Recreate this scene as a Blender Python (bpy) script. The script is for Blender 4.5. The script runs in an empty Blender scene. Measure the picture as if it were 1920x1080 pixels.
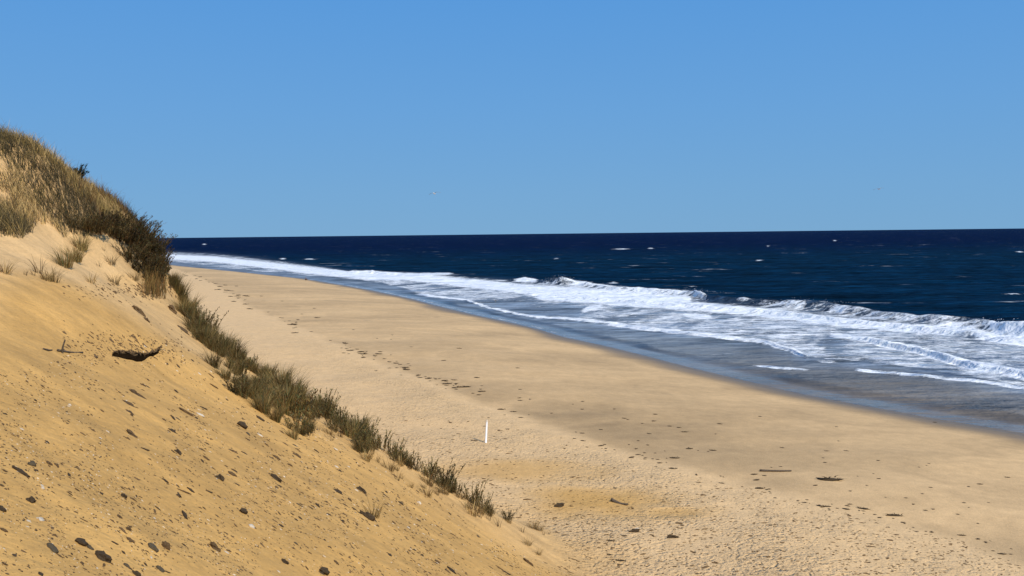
import bpy, math, random
import numpy as np
from mathutils import Matrix, Vector
rng = np.random.default_rng(7)
random.seed(7)
S = bpy.context.scene
COL = S.collection
PI = math.pi

# ------------------------------------------------------------------ camera
CAMZ = 15.0; FPX = 1600.0
pitch = math.atan((540-438.7)/FPX); roll = math.atan(0.01118)
Fv = np.array([0, math.cos(pitch), -math.sin(pitch)])
U0 = np.array([0, math.sin(pitch), math.cos(pitch)]); R0 = np.array([1., 0, 0])
Rv = math.cos(roll)*R0 - math.sin(roll)*U0
Uv = math.sin(roll)*R0 + math.cos(roll)*U0
CP = np.array([0, 0, CAMZ])
cd = bpy.data.cameras.new('camera'); cam = bpy.data.objects.new('camera', cd); COL.objects.link(cam)
cd.sensor_width = 36; cd.lens = 36*FPX/1920; cd.clip_end = 200000; cd.clip_start = 0.1
cam.matrix_world = Matrix(((Rv[0], Uv[0], -Fv[0], 0), (Rv[1], Uv[1], -Fv[1], 0), (Rv[2], Uv[2], -Fv[2], CAMZ), (0, 0, 0, 1)))
S.camera = cam

def ray(u, v):
    u = np.asarray(u, float)[..., None]; v = np.asarray(v, float)[..., None]
    return Fv + (u-960)/FPX*Rv + (540-v)/FPX*Uv
def proj(x, y, z):
    P = np.stack([x, y, z-CAMZ], -1)
    w = np.maximum(P@Fv, 1e-3)
    return 960+FPX*(P@Rv)/w, 540-FPX*(P@Uv)/w
def at_z(u, v, z=0.0):
    d = ray(u, v); t = (z-CAMZ)/d[..., 2]
    return CP + d*t[..., None]
def at_depth(u, v, dep):
    d = ray(u, v); return CP + d*(dep/d[..., 1])[..., None]

# ------------------------------------------------------------------ noise
def _h(ix, iy, s):
    n = (ix.astype(np.int64)*374761393 + iy.astype(np.int64)*668265263 + s*1442695041) & 0x7fffffff
    n = ((n ^ (n >> 13))*1274126177) & 0x7fffffff
    n = n ^ (n >> 16)
    return (n & 0xffffff)/float(0xffffff)
def vn(x, y, s=0):
    x = np.asarray(x, float); y = np.asarray(y, float)
    ix = np.floor(x); iy = np.floor(y); fx = x-ix; fy = y-iy
    fx = fx*fx*fx*(fx*(fx*6-15)+10); fy = fy*fy*fy*(fy*(fy*6-15)+10)
    a = _h(ix, iy, s); b = _h(ix+1, iy, s); c = _h(ix, iy+1, s); d = _h(ix+1, iy+1, s)
    return (a+(b-a)*fx)*(1-fy) + (c+(d-c)*fx)*fy - 0.5
def fbm(x, y, s=0, o=4, g=0.5):
    r = 0; A = 1
    for k in range(o):
        r = r + A*vn(x*2**k+17.3*k, y*2**k-9.1*k, s+k); A *= g
    return r
def ss(a, b, x):
    t = np.clip((x-a)/(b-a), 0, 1); return t*t*(3-2*t)

# ------------------------------------------------------------------ shoreline and beach
sh_px = [(1920, 812), (1760, 786), (1600, 757), (1500, 738), (1400, 714), (1300, 690), (1200, 664), (1130, 647), (1060, 632), (1010, 617), (960, 605), (885, 589), (815, 572),
         (780, 562), (700, 545), (650, 536), (573, 523), (480, 513), (400, 505), (340, 499), (300, 494)]
SH = [tuple(p[:2]) for p in at_z([p[0] for p in sh_px], [p[1] for p in sh_px], 0.0)]
SH = [(130, -260), (86, -60), (56, 15)] + SH
e = np.array(SH[-1]); dd = np.array([-0.62, 0.78])
SH += [tuple(e+dd*300), tuple(e+dd*900+np.array([-200, 0])), tuple(e+dd*3000+np.array([-1500, 0]))]
SH = np.array(SH)
def shore(x, y):
    """signed distance to the water's edge, landward positive"""
    x = np.asarray(x, float); y = np.asarray(y, float); best = np.full(x.shape, 1e18); sg = np.ones(x.shape)
    for i in range(len(SH)-1):
        ax, ay = SH[i]; bx, by = SH[i+1]; ex, ey = bx-ax, by-ay; L = ex*ex+ey*ey
        t = np.clip(((x-ax)*ex+(y-ay)*ey)/L, 0, 1)
        dx = x-ax-t*ex; dy = y-ay-t*ey; q = dx*dx+dy*dy
        m = q < best; best = np.where(m, q, best); sg = np.where(m, np.sign(ex*(y-ay)-ey*(x-ax)), sg)
    return np.sqrt(best)*sg
def beach_z(x, y, d):
    z = np.interp(d, [-400, -60, -15, 0, 4, 12, 22, 32, 46, 80, 400], [-12, -2.6, -0.7, 0, 0.42, 1.1, 1.75, 2.05, 2.35, 2.7, 3.5])
    m = ss(6, 20, d)
    return z + m*(0.30*fbm(x/14, y/14, 3, 3) + 0.10*fbm(x/3.5, y/3.5, 5, 3)*ss(26, 34, d)) + ss(0, 5, d)*0.04*fbm(x/5, y/5, 9, 2)

# ------------------------------------------------------------------ dune: thin-plate surface through surveyed points
def plane_t(u, v):
    a = (u-960)/FPX; b = -(v-438.7-(-0.01118)*(u-960))/FPX
    return 3.34/(-(b+.555*a+.25))
cps = []
for (u, v) in [(0, 1080), (250, 1080), (500, 1080), (750, 1080), (950, 1080), (0, 900), (200, 900), (400, 900), (600, 900), (750, 960), (850, 1000),
               (0, 760), (150, 760), (300, 770), (450, 810), (0, 650), (150, 650), (300, 690), (420, 745), (550, 835), (960, 1070)]:
    cps.append(at_depth(u, v, plane_t(u, v)))
for (u, v, D) in [(1060, 1068, 31), (980, 1012, 32), (900, 950, 33), (830, 905, 34), (760, 866, 35), (650, 796, 36), (560, 745, 37), (480, 690, 38.5), (400, 625, 42), (350, 585, 43.5), (310, 550, 45),
                  (0, 560, 22), (120, 580, 24), (230, 600, 27), (320, 640, 30), (420, 690, 33),
                  (0, 276, 38), (50, 274, 38.5), (90, 288, 40), (122, 316, 42), (150, 348, 42.6), (165, 366, 43), (200, 378, 43.5), (255, 400, 45), (284, 438, 46), (298, 474, 46.5), (-150, 300, 36), (-300, 300, 34),
                  (0, 455, 30.5), (70, 450, 31.5), (150, 500, 35), (220, 470, 39), (290, 535, 43.5), (0, 380, 34.5), (120, 430, 37), (70, 520, 27.5), (200, 545, 31)]:
    cps.append(at_depth(u, v, D))
cps += [(-5.5, 44, 2.2), (-1.4, 39, 2.0), (3, 36, 1.6), (-9, 46, 3.1), (-10, 52, 1.9), (-18, 50, 7.6), (-21, 60, 4.0), (-24, 70, 1.8), (-22, 54, 9.8), (-27, 66, 6), (-33, 82, 2.0),
        (-22.5, 55, 11.5), (-29, 70, 8), (-25.5, 47, 16.5), (-30, 60, 15), (-45, 80, 13), (-35, 40, 20.5), (-31, 25, 19), (-22, 16, 15), (-20, 5, 13.5), (-10, 0, 12.8), (0, -5, 12.0), (-45, 20, 18), (-60, 50, 17), (-80, 90, 14),
        (-10, -20, 14), (5, -20, 10), (-30, -30, 15), (10, 5, 4.9), (8, 12, 3.6), (18, 5, 1), (14, 20, 0), (20, 30, -3), (30, 60, -6), (0, 60, -2.5), (-15, 90, -4), (10, 80, -6), (30, 10, -5), (25, -20, 0), (-40, 110, -2), (8, 30, 1.2), (5, 44, 0)]
C3 = np.array([tuple(c) for c in cps]); CX, CY, CZ = C3.T
def U(r2): return np.where(r2 > 1e-9, r2*np.log(np.maximum(r2, 1e-9)), 0)
n = len(C3)
K = U((CX[:, None]-CX)**2+(CY[:, None]-CY)**2) + np.eye(n)*6.0
P = np.stack([np.ones(n), CX, CY], 1)
A = np.block([[K, P], [P.T, np.zeros((3, 3))]])
W = np.linalg.solve(A, np.concatenate([CZ, np.zeros(3)]))
def tps(x, y):
    r = W[n]+W[n+1]*x+W[n+2]*y
    for i in range(n): r = r + W[i]*U((x-CX[i])**2+(y-CY[i])**2)
    return r
def dune_z(x, y, d):
    R = np.hypot(x+10, y-20)
    far = -2 + 16*ss(50, 84, d) + 2*fbm(x/40, y/40, 21, 2)
    k = ss(75, 105, R)
    near = np.zeros(x.shape); m = (R < 106) & (d > 12)
    near[m] = tps(x[m], y[m]); near[(R < 106) & (d <= 12)] = -8
    z = near*(1-k)+far*k
    z[m] += 0.22*fbm(x[m]/6, y[m]/6, 11, 3) + 0.05*fbm(x[m]/1.1, y[m]/1.1, 15, 3) + 0.018*fbm(x[m]/.3, y[m]/.3, 19, 2)
    return z
def terrain(x, y):
    x, y = np.broadcast_arrays(np.atleast_1d(np.asarray(x, float)), np.atleast_1d(np.asarray(y, float)))
    d = shore(x, y); b = beach_z(x, y, d); q = dune_z(x, y, d)
    k = 0.5; h = np.clip(0.5+0.5*(q-b)/k, 0, 1)
    return b*(1-h)+q*h+k*h*(1-h)*0.5, h, d
def hit(u, v, tmin=3.0, tmax=700):
    """where the ray through a point of the view first meets the ground"""
    u = np.atleast_1d(np.asarray(u, float)); v = np.atleast_1d(np.asarray(v, float))
    d = ray(u, v); d = d/d[:, 1:2]
    t = np.geomspace(tmin, tmax, 160)
    f = lambda T_: CAMZ+D2*T_-terrain(D0*T_, T_)[0]
    D0 = d[:, 0:1]; D2 = d[:, 2:3]; T_ = np.broadcast_to(t, (len(u), len(t)))
    below = f(T_) < 0; idx = np.argmax(below, 1); ok = below.any(1); idx = np.clip(idx, 1, len(t)-1)
    D0 = D0[:, 0]; D2 = D2[:, 0]; lo = t[idx-1]; hi = t[idx]
    for _ in range(11):
        mid = (lo+hi)/2; g = f(mid) < 0; hi = np.where(g, mid, hi); lo = np.where(g, lo, mid)
    tt = hi
    p = np.stack([d[:, 0]*tt, tt, CAMZ+d[:, 2]*tt], 1)
    p[:, 2] = terrain(p[:, 0], p[:, 1])[0]
    return p, ok
def normal(x, y, e=0.15):
    zx = (terrain(x+e, y)[0]-terrain(x-e, y)[0])/(2*e); zy = (terrain(x, y+e)[0]-terrain(x, y-e)[0])/(2*e)
    v = np.stack([-zx, -zy, np.ones_like(zx)], -1); return v/np.linalg.norm(v, axis=-1, keepdims=True)

# ------------------------------------------------------------------ mesh helpers
def mk(name, V, F, mats=None, smooth=True, attrs=None, loops=4, parent=None, link=True):
    V = np.asarray(V, np.float32); F = np.asarray(F, np.int32)
    me = bpy.data.meshes.new(name); me.vertices.add(len(V)); me.vertices.foreach_set('co', V.ravel())
    me.loops.add(F.size); me.loops.foreach_set('vertex_index', F.ravel())
    me.polygons.add(len(F)); me.polygons.foreach_set('loop_start', np.arange(0, F.size, F.shape[1], dtype=np.int32))
    me.polygons.foreach_set('loop_total', np.full(len(F), F.shape[1], np.int32))
    me.update(calc_edges=True)
    me.polygons.foreach_set('use_smooth', np.full(len(F), smooth))
    for k, a in (attrs or {}).items():
        a = np.asarray(a, np.float32)
        if a.ndim == 2:
            if a.shape[1] == 3: a = np.concatenate([a, np.ones((len(a), 1), np.float32)], 1)
            at = me.attributes.new(k, 'FLOAT_COLOR', 'POINT'); at.data.foreach_set('color', a.ravel())
        else:
            at = me.attributes.new(k, 'FLOAT', 'POINT'); at.data.foreach_set('value', a)
    if mats: me.materials.append(mats)
    if not link: return me
    o = bpy.data.objects.new(name, me); COL.objects.link(o)
    if parent: o.parent = parent
    return o
def tag(o, label=None, cat=None, group=None, kind=None):
    if label: o['label'] = label
    if cat: o['category'] = cat
    if group: o['group'] = group
    if kind: o['kind'] = kind
    return o
def srgb(r, g, b):
    f = lambda c: (c/255/12.92) if c/255 <= .04045 else ((c/255+.055)/1.055)**2.4
    return np.array([f(r), f(g), f(b)])

# ------------------------------------------------------------------ materials
def newmat(name):
    m = bpy.data.materials.new(name); m.use_nodes = True
    nt = m.node_tree; return m, nt, nt.nodes['Principled BSDF'], nt.nodes, nt.links
def N(nodes, t, **k):
    x = nodes.new(t)
    for a, b in k.items(): setattr(x, a, b)
    return x
def mth(nt, op, a, b=None, clamp=False):
    x = nt.nodes.new('ShaderNodeMath'); x.operation = op; x.use_clamp = clamp
    for i, v in enumerate([a, b]):
        if v is None: continue
        if isinstance(v, (int, float)): x.inputs[i].default_value = v
        else: nt.links.new(v, x.inputs[i])
    return x.outputs[0]
def noise(nt, vec, scale, detail=3, rough=.5, typ='FBM'):
    x = nt.nodes.new('ShaderNodeTexNoise'); x.inputs['Scale'].default_value = scale; x.inputs['Detail'].default_value = detail; x.inputs['Roughness'].default_value = rough
    nt.links.new(vec, x.inputs['Vector']); return x.outputs['Fac']
def mapr(nt, v, a, b, c, d):
    x = nt.nodes.new('ShaderNodeMapRange'); nt.links.new(v, x.inputs[0])
    for i, k in enumerate([a, b, c, d]): x.inputs[i+1].default_value = k
    return x.outputs[0]
def attr(nt, name, out='Fac'):
    x = nt.nodes.new('ShaderNodeAttribute'); x.attribute_name = name; return x.outputs[out]
def pos(nt): return nt.nodes.new('ShaderNodeNewGeometry').outputs['Position']
def mixc(nt, fac, a, b, mode='MIX'):
    x = nt.nodes.new('ShaderNodeMix'); x.data_type = 'RGBA'; x.blend_type = mode
    for s, v in ((x.inputs[0], fac), (x.inputs[6], a), (x.inputs[7], b)):
        if hasattr(v, 'is_linked') or hasattr(v, 'links'): nt.links.new(v, s)
        elif isinstance(v, (int, float)): s.default_value = v
        else: s.default_value = (*v, 1)
    return x.outputs[2]

def sand_material():
    m, nt, b, nd, L = newmat('sand'); p = pos(nt)
    c = attr(nt, 'tint', 'Color'); foot = attr(nt, 'foot'); wet = attr(nt, 'wet'); grit = attr(nt, 'grit')
    n1 = noise(nt, p, 9, 5, .65); n2 = noise(nt, p, 1.3, 4, .6); n3 = noise(nt, p, 70, 3, .7)
    v = mth(nt, 'ADD', mth(nt, 'ADD', mapr(nt, n1, .3, .7, -.10, .10), mapr(nt, n2, .3, .7, -.09, .09)), mapr(nt, n3, .3, .7, -.10, .10))
    v = mth(nt, 'ADD', v, 1.0)
    vm = nt.nodes.new('ShaderNodeVectorMath'); vm.operation = 'SCALE'; L.new(c, vm.inputs[0]); L.new(v, vm.inputs['Scale'])
    # dark mineral grains and shell grit
    g1 = nt.nodes.new('ShaderNodeTexVoronoi'); g1.inputs['Scale'].default_value = 11; L.new(p, g1.inputs['Vector'])
    spot = mapr(nt, g1.outputs['Distance'], .10, .22, 1, 0)
    sel = mth(nt, 'GREATER_THAN', noise(nt, p, 6.3, 2), .50)
    col = mixc(nt, mth(nt, 'MULTIPLY', mth(nt, 'MULTIPLY', spot, sel), mth(nt, 'MULTIPLY', grit, .5)), vm.outputs[0], (.12, .075, .03))
    L.new(col, b.inputs['Base Color'])
    L.new(mapr(nt, wet, 0, 1, .95, .42), b.inputs['Roughness']); b.inputs['Specular IOR Level'].default_value = .25
    # bump: footprints, lumps, grain
    f1 = nt.nodes.new('ShaderNodeTexVoronoi'); f1.feature = 'SMOOTH_F1'; f1.inputs['Scale'].default_value = 2.9; f1.inputs['Smoothness'].default_value = .6; f1.inputs['Randomness'].default_value = 1
    dn = nt.nodes.new('ShaderNodeTexNoise'); dn.inputs['Scale'].default_value = 2.2; L.new(p, dn.inputs['Vector'])
    va = nt.nodes.new('ShaderNodeVectorMath'); va.operation = 'ADD'; L.new(p, va.inputs[0]); L.new(dn.outputs['Color'], va.inputs[1]); L.new(va.outputs[0], f1.inputs['Vector'])
    pit = mapr(nt, f1.outputs['Distance'], .0, .5, 0, 1)
    h = mth(nt, 'MULTIPLY', mth(nt, 'ADD', mth(nt, 'MULTIPLY', pit, .075), mth(nt, 'MULTIPLY', noise(nt, p, 5, 4, .6), .13)), foot)
    h = mth(nt, 'ADD', h, mth(nt, 'MULTIPLY', n1, .022)); h = mth(nt, 'ADD', h, mth(nt, 'MULTIPLY', n3, .004))
    bp = nt.nodes.new('ShaderNodeBump'); bp.inputs['Strength'].default_value = 1; bp.inputs['Distance'].default_value = 1
    L.new(h, bp.inputs['Height']); L.new(bp.outputs[0], b.inputs['Normal'])
    return m
SAND = sand_material()

def water_material():
    m, nt, b, nd, L = newmat('sea_water'); p = pos(nt)
    foam = attr(nt, 'foam'); shal = attr(nt, 'shallow'); calm = attr(nt, 'calm')
    mp = nt.nodes.new('ShaderNodeMapping'); L.new(p, mp.inputs[0]); mp.inputs['Rotation'].default_value = (0, 0, math.radians(-20)); mp.inputs['Scale'].default_value = (.55, 1, 1)
    q = mp.outputs[0]
    mp2 = nt.nodes.new('ShaderNodeMapping'); L.new(p, mp2.inputs[0]); mp2.inputs['Rotation'].default_value = (0, 0, math.radians(8)); mp2.inputs['Scale'].default_value = (.28, 1, 1)
    qs = mp2.outputs[0]
    # foam lace: broken by several sizes of noise
    a1 = noise(nt, q, .45, 6, .62); a2 = noise(nt, q, 3.2, 5, .75); st = noise(nt, qs, .5, 5, .65)
    k = mth(nt, 'ADD', mth(nt, 'ADD', mapr(nt, a1, .25, .75, -.42, .42), mapr(nt, a2, .25, .75, -.42, .42)), mapr(nt, st, .25, .75, -.42, .42))
    vo = nt.nodes.new('ShaderNodeTexVoronoi'); vo.feature = 'DISTANCE_TO_EDGE'; vo.inputs['Scale'].default_value = .75; wn = nt.nodes.new('ShaderNodeTexNoise'); wn.inputs['Scale'].default_value = .8; wn.inputs['Detail'].default_value = 3; L.new(q, wn.inputs['Vector']); wa = nt.nodes.new('ShaderNodeVectorMath'); wa.operation = 'MULTIPLY_ADD'; L.new(wn.outputs['Color'], wa.inputs[0]); wa.inputs[1].default_value = (2.2, 2.2, 0); L.new(q, wa.inputs[2]); L.new(wa.outputs[0], vo.inputs['Vector'])
    k = mth(nt, 'ADD', k, mapr(nt, vo.outputs['Distance'], 0, .30, .20, -.16))
    fm = mth(nt, 'ADD', foam, mth(nt, 'MULTIPLY', k, mapr(nt, foam, 0, 1, .9, .62)))
    fm = mapr(nt, fm, .40, .80, 0, 1)
    fm = mth(nt, 'MULTIPLY', fm, mth(nt, 'GREATER_THAN', foam, .02))
    # whitecaps out on the open sea
    wc = noise(nt, qs, .09, 5, .55); wc2 = noise(nt, qs, .6, 3, .6)
    cap = mth(nt, 'MULTIPLY', mapr(nt, wc, .64, .70, 0, 1), mapr(nt, wc2, .52, .60, 0, 1))
    cap = mth(nt, 'MULTIPLY', cap, mth(nt, 'SUBTRACT', 1, calm, True))
    fm = mth(nt, 'MAXIMUM', fm, mth(nt, 'MULTIPLY', cap, .5))
    deep = attr(nt, 'tint', 'Color')
    chop_tone = mth(nt, 'MULTIPLY', mapr(nt, noise(nt, qs, .10, 5, .65), .32, .68, .45, 1.65), mapr(nt, noise(nt, qs, .55, 4, .65), .34, .68, .35, 1.75))  # light and dark of the wave chop painted into the water colour
    vm = nt.nodes.new('ShaderNodeVectorMath'); vm.operation = 'SCALE'; L.new(deep, vm.inputs[0]); chop_tone = mth(nt, 'ADD', 1, mth(nt, 'MULTIPLY', mth(nt, 'SUBTRACT', chop_tone, 1), mapr(nt, shal, 0, 1, 1, .28))); L.new(chop_tone, vm.inputs['Scale'])
    fc = mixc(nt, mapr(nt, noise(nt, q, .9, 5, .7), .3, .6, 0, 1), (.70, .78, .79), (.92, .93, .91))
    L.new(mixc(nt, fm, vm.outputs[0], fc), b.inputs['Base Color'])
    b.inputs['Roughness'].default_value = .9; b.inputs['Specular IOR Level'].default_value = 0
    fr = nt.nodes.new('ShaderNodeFresnel'); fr.inputs['IOR'].default_value = 1.33
    lim = mapr(nt, calm, 0, 1, .10, .95)
    kf = mth(nt, 'MULTIPLY', mth(nt, 'MULTIPLY', fr.outputs[0], lim), mth(nt, 'SUBTRACT', 1, fm, True))
    gl = nt.nodes.new('ShaderNodeBsdfGlossy'); L.new(mapr(nt, calm, 0, 1, .14, .12), gl.inputs['Roughness']); L.new(mixc(nt, calm, (.80, .94, 1), (1, .95, .90)), gl.inputs['Color'])
    ms = nt.nodes.new('ShaderNodeMixShader'); L.new(kf, ms.inputs[0]); L.new(b.outputs[0], ms.inputs[1]); L.new(gl.outputs[0], ms.inputs[2]); L.new(ms.outputs[0], nd['Material Output'].inputs[0])
    h1 = noise(nt, q, .22, 6, .62); h2 = noise(nt, q, 1.6, 4, .6)
    h = mth(nt, 'ADD', mth(nt, 'ADD', mth(nt, 'MULTIPLY', h1, 2.4), mth(nt, 'MULTIPLY', h2, .25)), mth(nt, 'MULTIPLY', noise(nt, qs, .055, 6, .6), 9.0))
    h = mth(nt, 'MULTIPLY', h, mth(nt, 'SUBTRACT', 1, mth(nt, 'MULTIPLY', calm, .965)))
    h = mth(nt, 'ADD', h, mth(nt, 'MULTIPLY', mth(nt, 'MULTIPLY', noise(nt, p, 2.6, 5, .7), .24), fm))
    bp = nt.nodes.new('ShaderNodeBump'); bp.inputs['Strength'].default_value = .9; bp.inputs['Distance'].default_value = 1
    L.new(h, bp.inputs['Height']); L.new(bp.outputs[0], b.inputs['Normal']); L.new(bp.outputs[0], gl.inputs['Normal']); L.new(bp.outputs[0], fr.inputs['Normal'])
    return m
WATER = water_material()

def leaf_material(name, rough=.6):
    m, nt, b, nd, L = newmat(name)
    c = attr(nt, 'tint', 'Color'); oi = nt.nodes.new('ShaderNodeObjectInfo')
    vm = nt.nodes.new('ShaderNodeVectorMath'); vm.operation = 'SCALE'; L.new(c, vm.inputs[0]); L.new(mapr(nt, oi.outputs['Random'], 0, 1, .6, 1.45), vm.inputs['Scale'])
    L.new(vm.outputs[0], b.inputs['Base Color']); b.inputs['Roughness'].default_value = rough; b.inputs['Specular IOR Level'].default_value = .25
    tr = nt.nodes.new('ShaderNodeBsdfTranslucent'); L.new(vm.outputs[0], tr.inputs[0])
    mx = nt.nodes.new('ShaderNodeMixShader'); mx.inputs[0].default_value = .2
    L.new(b.outputs[0], mx.inputs[1]); L.new(tr.outputs[0], mx.inputs[2]); L.new(mx.outputs[0], nd['Material Output'].inputs[0])
    return m
LEAF = leaf_material('dry_leaf')
def rock_material(name, c1, c2, sc=14, rough=.85):
    m, nt, b, nd, L = newmat(name); tc = nt.nodes.new('ShaderNodeTexCoord').outputs['Object']
    oi = nt.nodes.new('ShaderNodeObjectInfo')
    va = nt.nodes.new('ShaderNodeVectorMath'); va.operation = 'ADD'; L.new(tc, va.inputs[0]); L.new(oi.outputs['Location'], va.inputs[1])
    n1 = noise(nt, va.outputs[0], sc, 5, .65)
    L.new(mixc(nt, mapr(nt, n1, .35, .65, 0, 1), c1, c2), b.inputs['Base Color']); b.inputs['Roughness'].default_value = rough; b.inputs['Specular IOR Level'].default_value = .2
    bp = nt.nodes.new('ShaderNodeBump'); bp.inputs['Strength'].default_value = .6; bp.inputs['Distance'].default_value = .02
    L.new(n1, bp.inputs['Height']); L.new(bp.outputs[0], b.inputs['Normal']); return m
M_DARK = rock_material('dark_clod', (.028, .019, .010), (.11, .075, .038))
M_GREY = rock_material('grey_stone', (.055, .042, .022), (.15, .115, .065))
M_BROWN = rock_material('brown_clod', (.065, .038, .014), (.20, .12, .05))
M_PALE = rock_material('pale_stone', (.55, .45, .30), (.75, .65, .50))
M_WEED = rock_material('seaweed', (.022, .015, .007), (.10, .068, .032), 30)
M_WOOD = rock_material('driftwood', (.05, .038, .026), (.16, .12, .08), 20)
M_WHITE = rock_material('white_paint', (.80, .80, .78), (.86, .86, .84), 8, .5)
M_SHADE = rock_material('shade_black', (.007, .004, .002), (.03, .018, .008), 25, 1.0); M_SHADE.node_tree.nodes['Principled BSDF'].inputs['Specular IOR Level'].default_value = 0  # near-black colour painting the deep shade under the hollow's lip

# ------------------------------------------------------------------ polar grids
def az_list(nv, lo=-34, hi=34):
    v = np.arctan(np.linspace(math.tan(math.radians(lo)), math.tan(math.radians(hi)), nv))
    return v
def grid_faces(nr, nc, wrap=False):
    i = np.arange(nr-1)[:, None]; j = np.arange(nc if wrap else nc-1)[None, :]; j2 = (j+1) % nc
    return np.stack([i*nc+j, i*nc+j2, (i+1)*nc+j2, (i+1)*nc+j], -1).reshape(-1, 4)

# ---- ground
az = np.concatenate([az_list(1050), np.radians(np.linspace(34, 326, 150))[1:-1]])
rr = [0.4]
while rr[-1] < 5000:
    r = rr[-1]; rr.append(r+max(0.10 if r < 58 else 0, min(r*.012, 0.10) if r < 8 else 0, (r*r/24000*1.15) if r > 20 else 0.05))
rr = np.array(rr); A_, R_ = np.meshgrid(az, rr)
X = np.sin(A_)*R_; Y = np.cos(A_)*R_
Zs = np.empty_like(X); Hs = np.empty_like(X); Ds = np.empty_like(X)
for i in range(0, len(rr), 60):
    Zs[i:i+60], Hs[i:i+60], Ds[i:i+60] = terrain(X[i:i+60], Y[i:i+60])
x, y, z, h, d = [q.ravel() for q in (X, Y, Zs, Hs, Ds)]
# cover colours of the sand itself
c_dune = np.array([.59, .332, .094]); c_up = np.array([.70, .463, .218]); c_low = np.array([.58, .380, .175]); c_damp = np.array([.31, .205, .095]); c_wet = np.array([.19, .13, .062])
w = fbm(x/9, y/9, 31, 3); along = fbm(x/22+y/60, y/10-x/20, 33, 4)
WR = [(300, 496), (335, 506), (400, 533), (470, 577), (560, 616), (640, 652), (700, 674), (760, 698), (830, 730), (900, 758), (960, 776), (1045, 806), (1140, 838), (1230, 864), (1340, 896), (1440, 921), (1549, 953), (1687, 988), (1804, 1014), (1916, 1056)]
WRW = at_z([q[0] for q in WR], [q[1] for q in WR], 1.9)[:, :2]
WRW = np.concatenate([[[70, -160], [30, 10]], WRW[::-1], [WRW[0]+dd*700, WRW[0]+dd*4000]])
def side(x, y, L):
    best = np.full(x.shape, 1e18); sg = np.ones(x.shape)
    for i in range(len(L)-1):
        ax, ay = L[i]; bx, by = L[i+1]; ex, ey = bx-ax, by-ay; q_ = ex*ex+ey*ey
        t = np.clip(((x-ax)*ex+(y-ay)*ey)/q_, 0, 1); dx = x-ax-t*ex; dy = y-ay-t*ey; q = dx*dx+dy*dy
        m = q < best; best = np.where(m, q, best); sg = np.where(m, np.sign(ex*(y-ay)-ey*(x-ax)), sg)
    return np.sqrt(best)*sg
wr = side(x, y, WRW)+.8*fbm(x/5, y/5, 41, 3)
up = ss(-.9, .9, wr)
colr = c_low[None]*(1-up[:, None]) + c_up[None]*up[:, None]
strk = fbm(x/16+3*w, y/3.2+2*w, 35, 4)
colr = colr*(1+(.20*along+.22*strk)[:, None]*(1-up[:, None]))
def blobs(lst):
    r = np.zeros_like(x)
    for (u, v, ru, rv, s) in lst:
        p = at_z(u, v, 2.0); px_ = at_z(u+ru, v, 2.0); py_ = at_z(u, v-rv, 2.0)
        e1 = px_[:2]-p[:2]; e2 = py_[:2]-p[:2]; M = np.linalg.inv(np.stack([e1, e2], 1))
        a = M[0, 0]*(x-p[0])+M[0, 1]*(y-p[1]); b = M[1, 0]*(x-p[0])+M[1, 1]*(y-p[1])
        r = np.maximum(r, s*ss(1.25, .2, np.sqrt(a*a+b*b)+.35*fbm(x/2.5, y/2.5, 51, 3)))
    return r
damp = blobs([(1080, 778, 150, 34, .95), (1200, 800, 260, 50, .7), (880, 742, 130, 16, .7), (1370, 850, 240, 44, .6), (1160, 740, 200, 14, .35), (1440, 800, 200, 14, .3), (1450, 905, 120, 22, .5), (1000, 660, 250, 16, .2), (1560, 850, 260, 40, .25), (1000, 760, 60, 12, .6), (420, 530, 90, 10, .35), (620, 650, 160, 14, .35), (760, 690, 120, 10, .5), (1900, 1030, 160, 30, .5), (1700, 990, 160, 16, .35)])
damp *= (1-up*.8)*np.clip(.62+.9*strk, .2, 1)
colr = colr*(1-damp[:, None])+c_damp*damp[:, None]
wetf = np.clip(.85*ss(6.5, 2.0, d+2.2*fbm(x/9, y/9, 61, 3)*ss(-10, 200, y)*1.5)+.6*ss(2.0, .2, d), 0, 1); wetf = np.where(d < 0, 1, wetf)
colr = colr*(1-wetf[:, None])+c_wet*wetf[:, None]
# dune sand: orange, paler and drier near the crest
pale = np.clip(ss(13.0, 14.2, z+.8*w) + .7*ss(26, 34, np.hypot(x, y)+5*w), 0, 1)*ss(.1, .9, h)
cd_ = c_dune[None]*(1-.85*pale[:, None]) + np.array([.64, .415, .185])*.85*pale[:, None]
sd1 = (x*.88-y*.47); sd2 = (x*.47+y*.88)
cd_ = cd_*(1+.18*fbm(x/3, y/3, 71, 3)+.20*fbm(sd1/1.6, sd2/.35, 73, 4))[:, None]
hh = ss(.15, .85, h)[:, None]
colr = colr*(1-hh)+cd_*hh
apron = blobs([(960, 890, 190, 26, .65), (1130, 945, 190, 34, .9), (950, 1010, 130, 90, .25), (1080, 1060, 120, 50, .4), (1260, 965, 90, 16, .7)])*(1-hh[:, 0])
colr = colr*(1-apron[:, None])+np.array([.56, .315, .085])*apron[:, None]
foot = (.75+.9*fbm(x/3.5, y/3.5, 77, 3))*ss(-.3, 2.5, wr)*(1-hh[:, 0])*1.15*(.35+.65*ss(.2, -.2, apron-.5))*ss(160, 60, np.hypot(x, y))*.9+.08+ .10*hh[:, 0]
grit = hh[:, 0]*.9+apron*.7+up*.25*(1-hh[:, 0])+.1
F = grid_faces(len(rr), len(az), True); fh = h[F].mean(1)
at = dict(tint=colr, foot=foot, wet=wetf*(1-hh[:, 0]), grit=grit)
V = np.stack([x, y, z], 1)
def sub(V, F, at):
    used = np.zeros(len(V), bool); used[F.ravel()] = True; idx = np.cumsum(used)-1
    return V[used], idx[F], {k: a[used] for k, a in at.items()}
F = F[d[F].max(1) > -45]
fh = h[F].mean(1)
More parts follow.
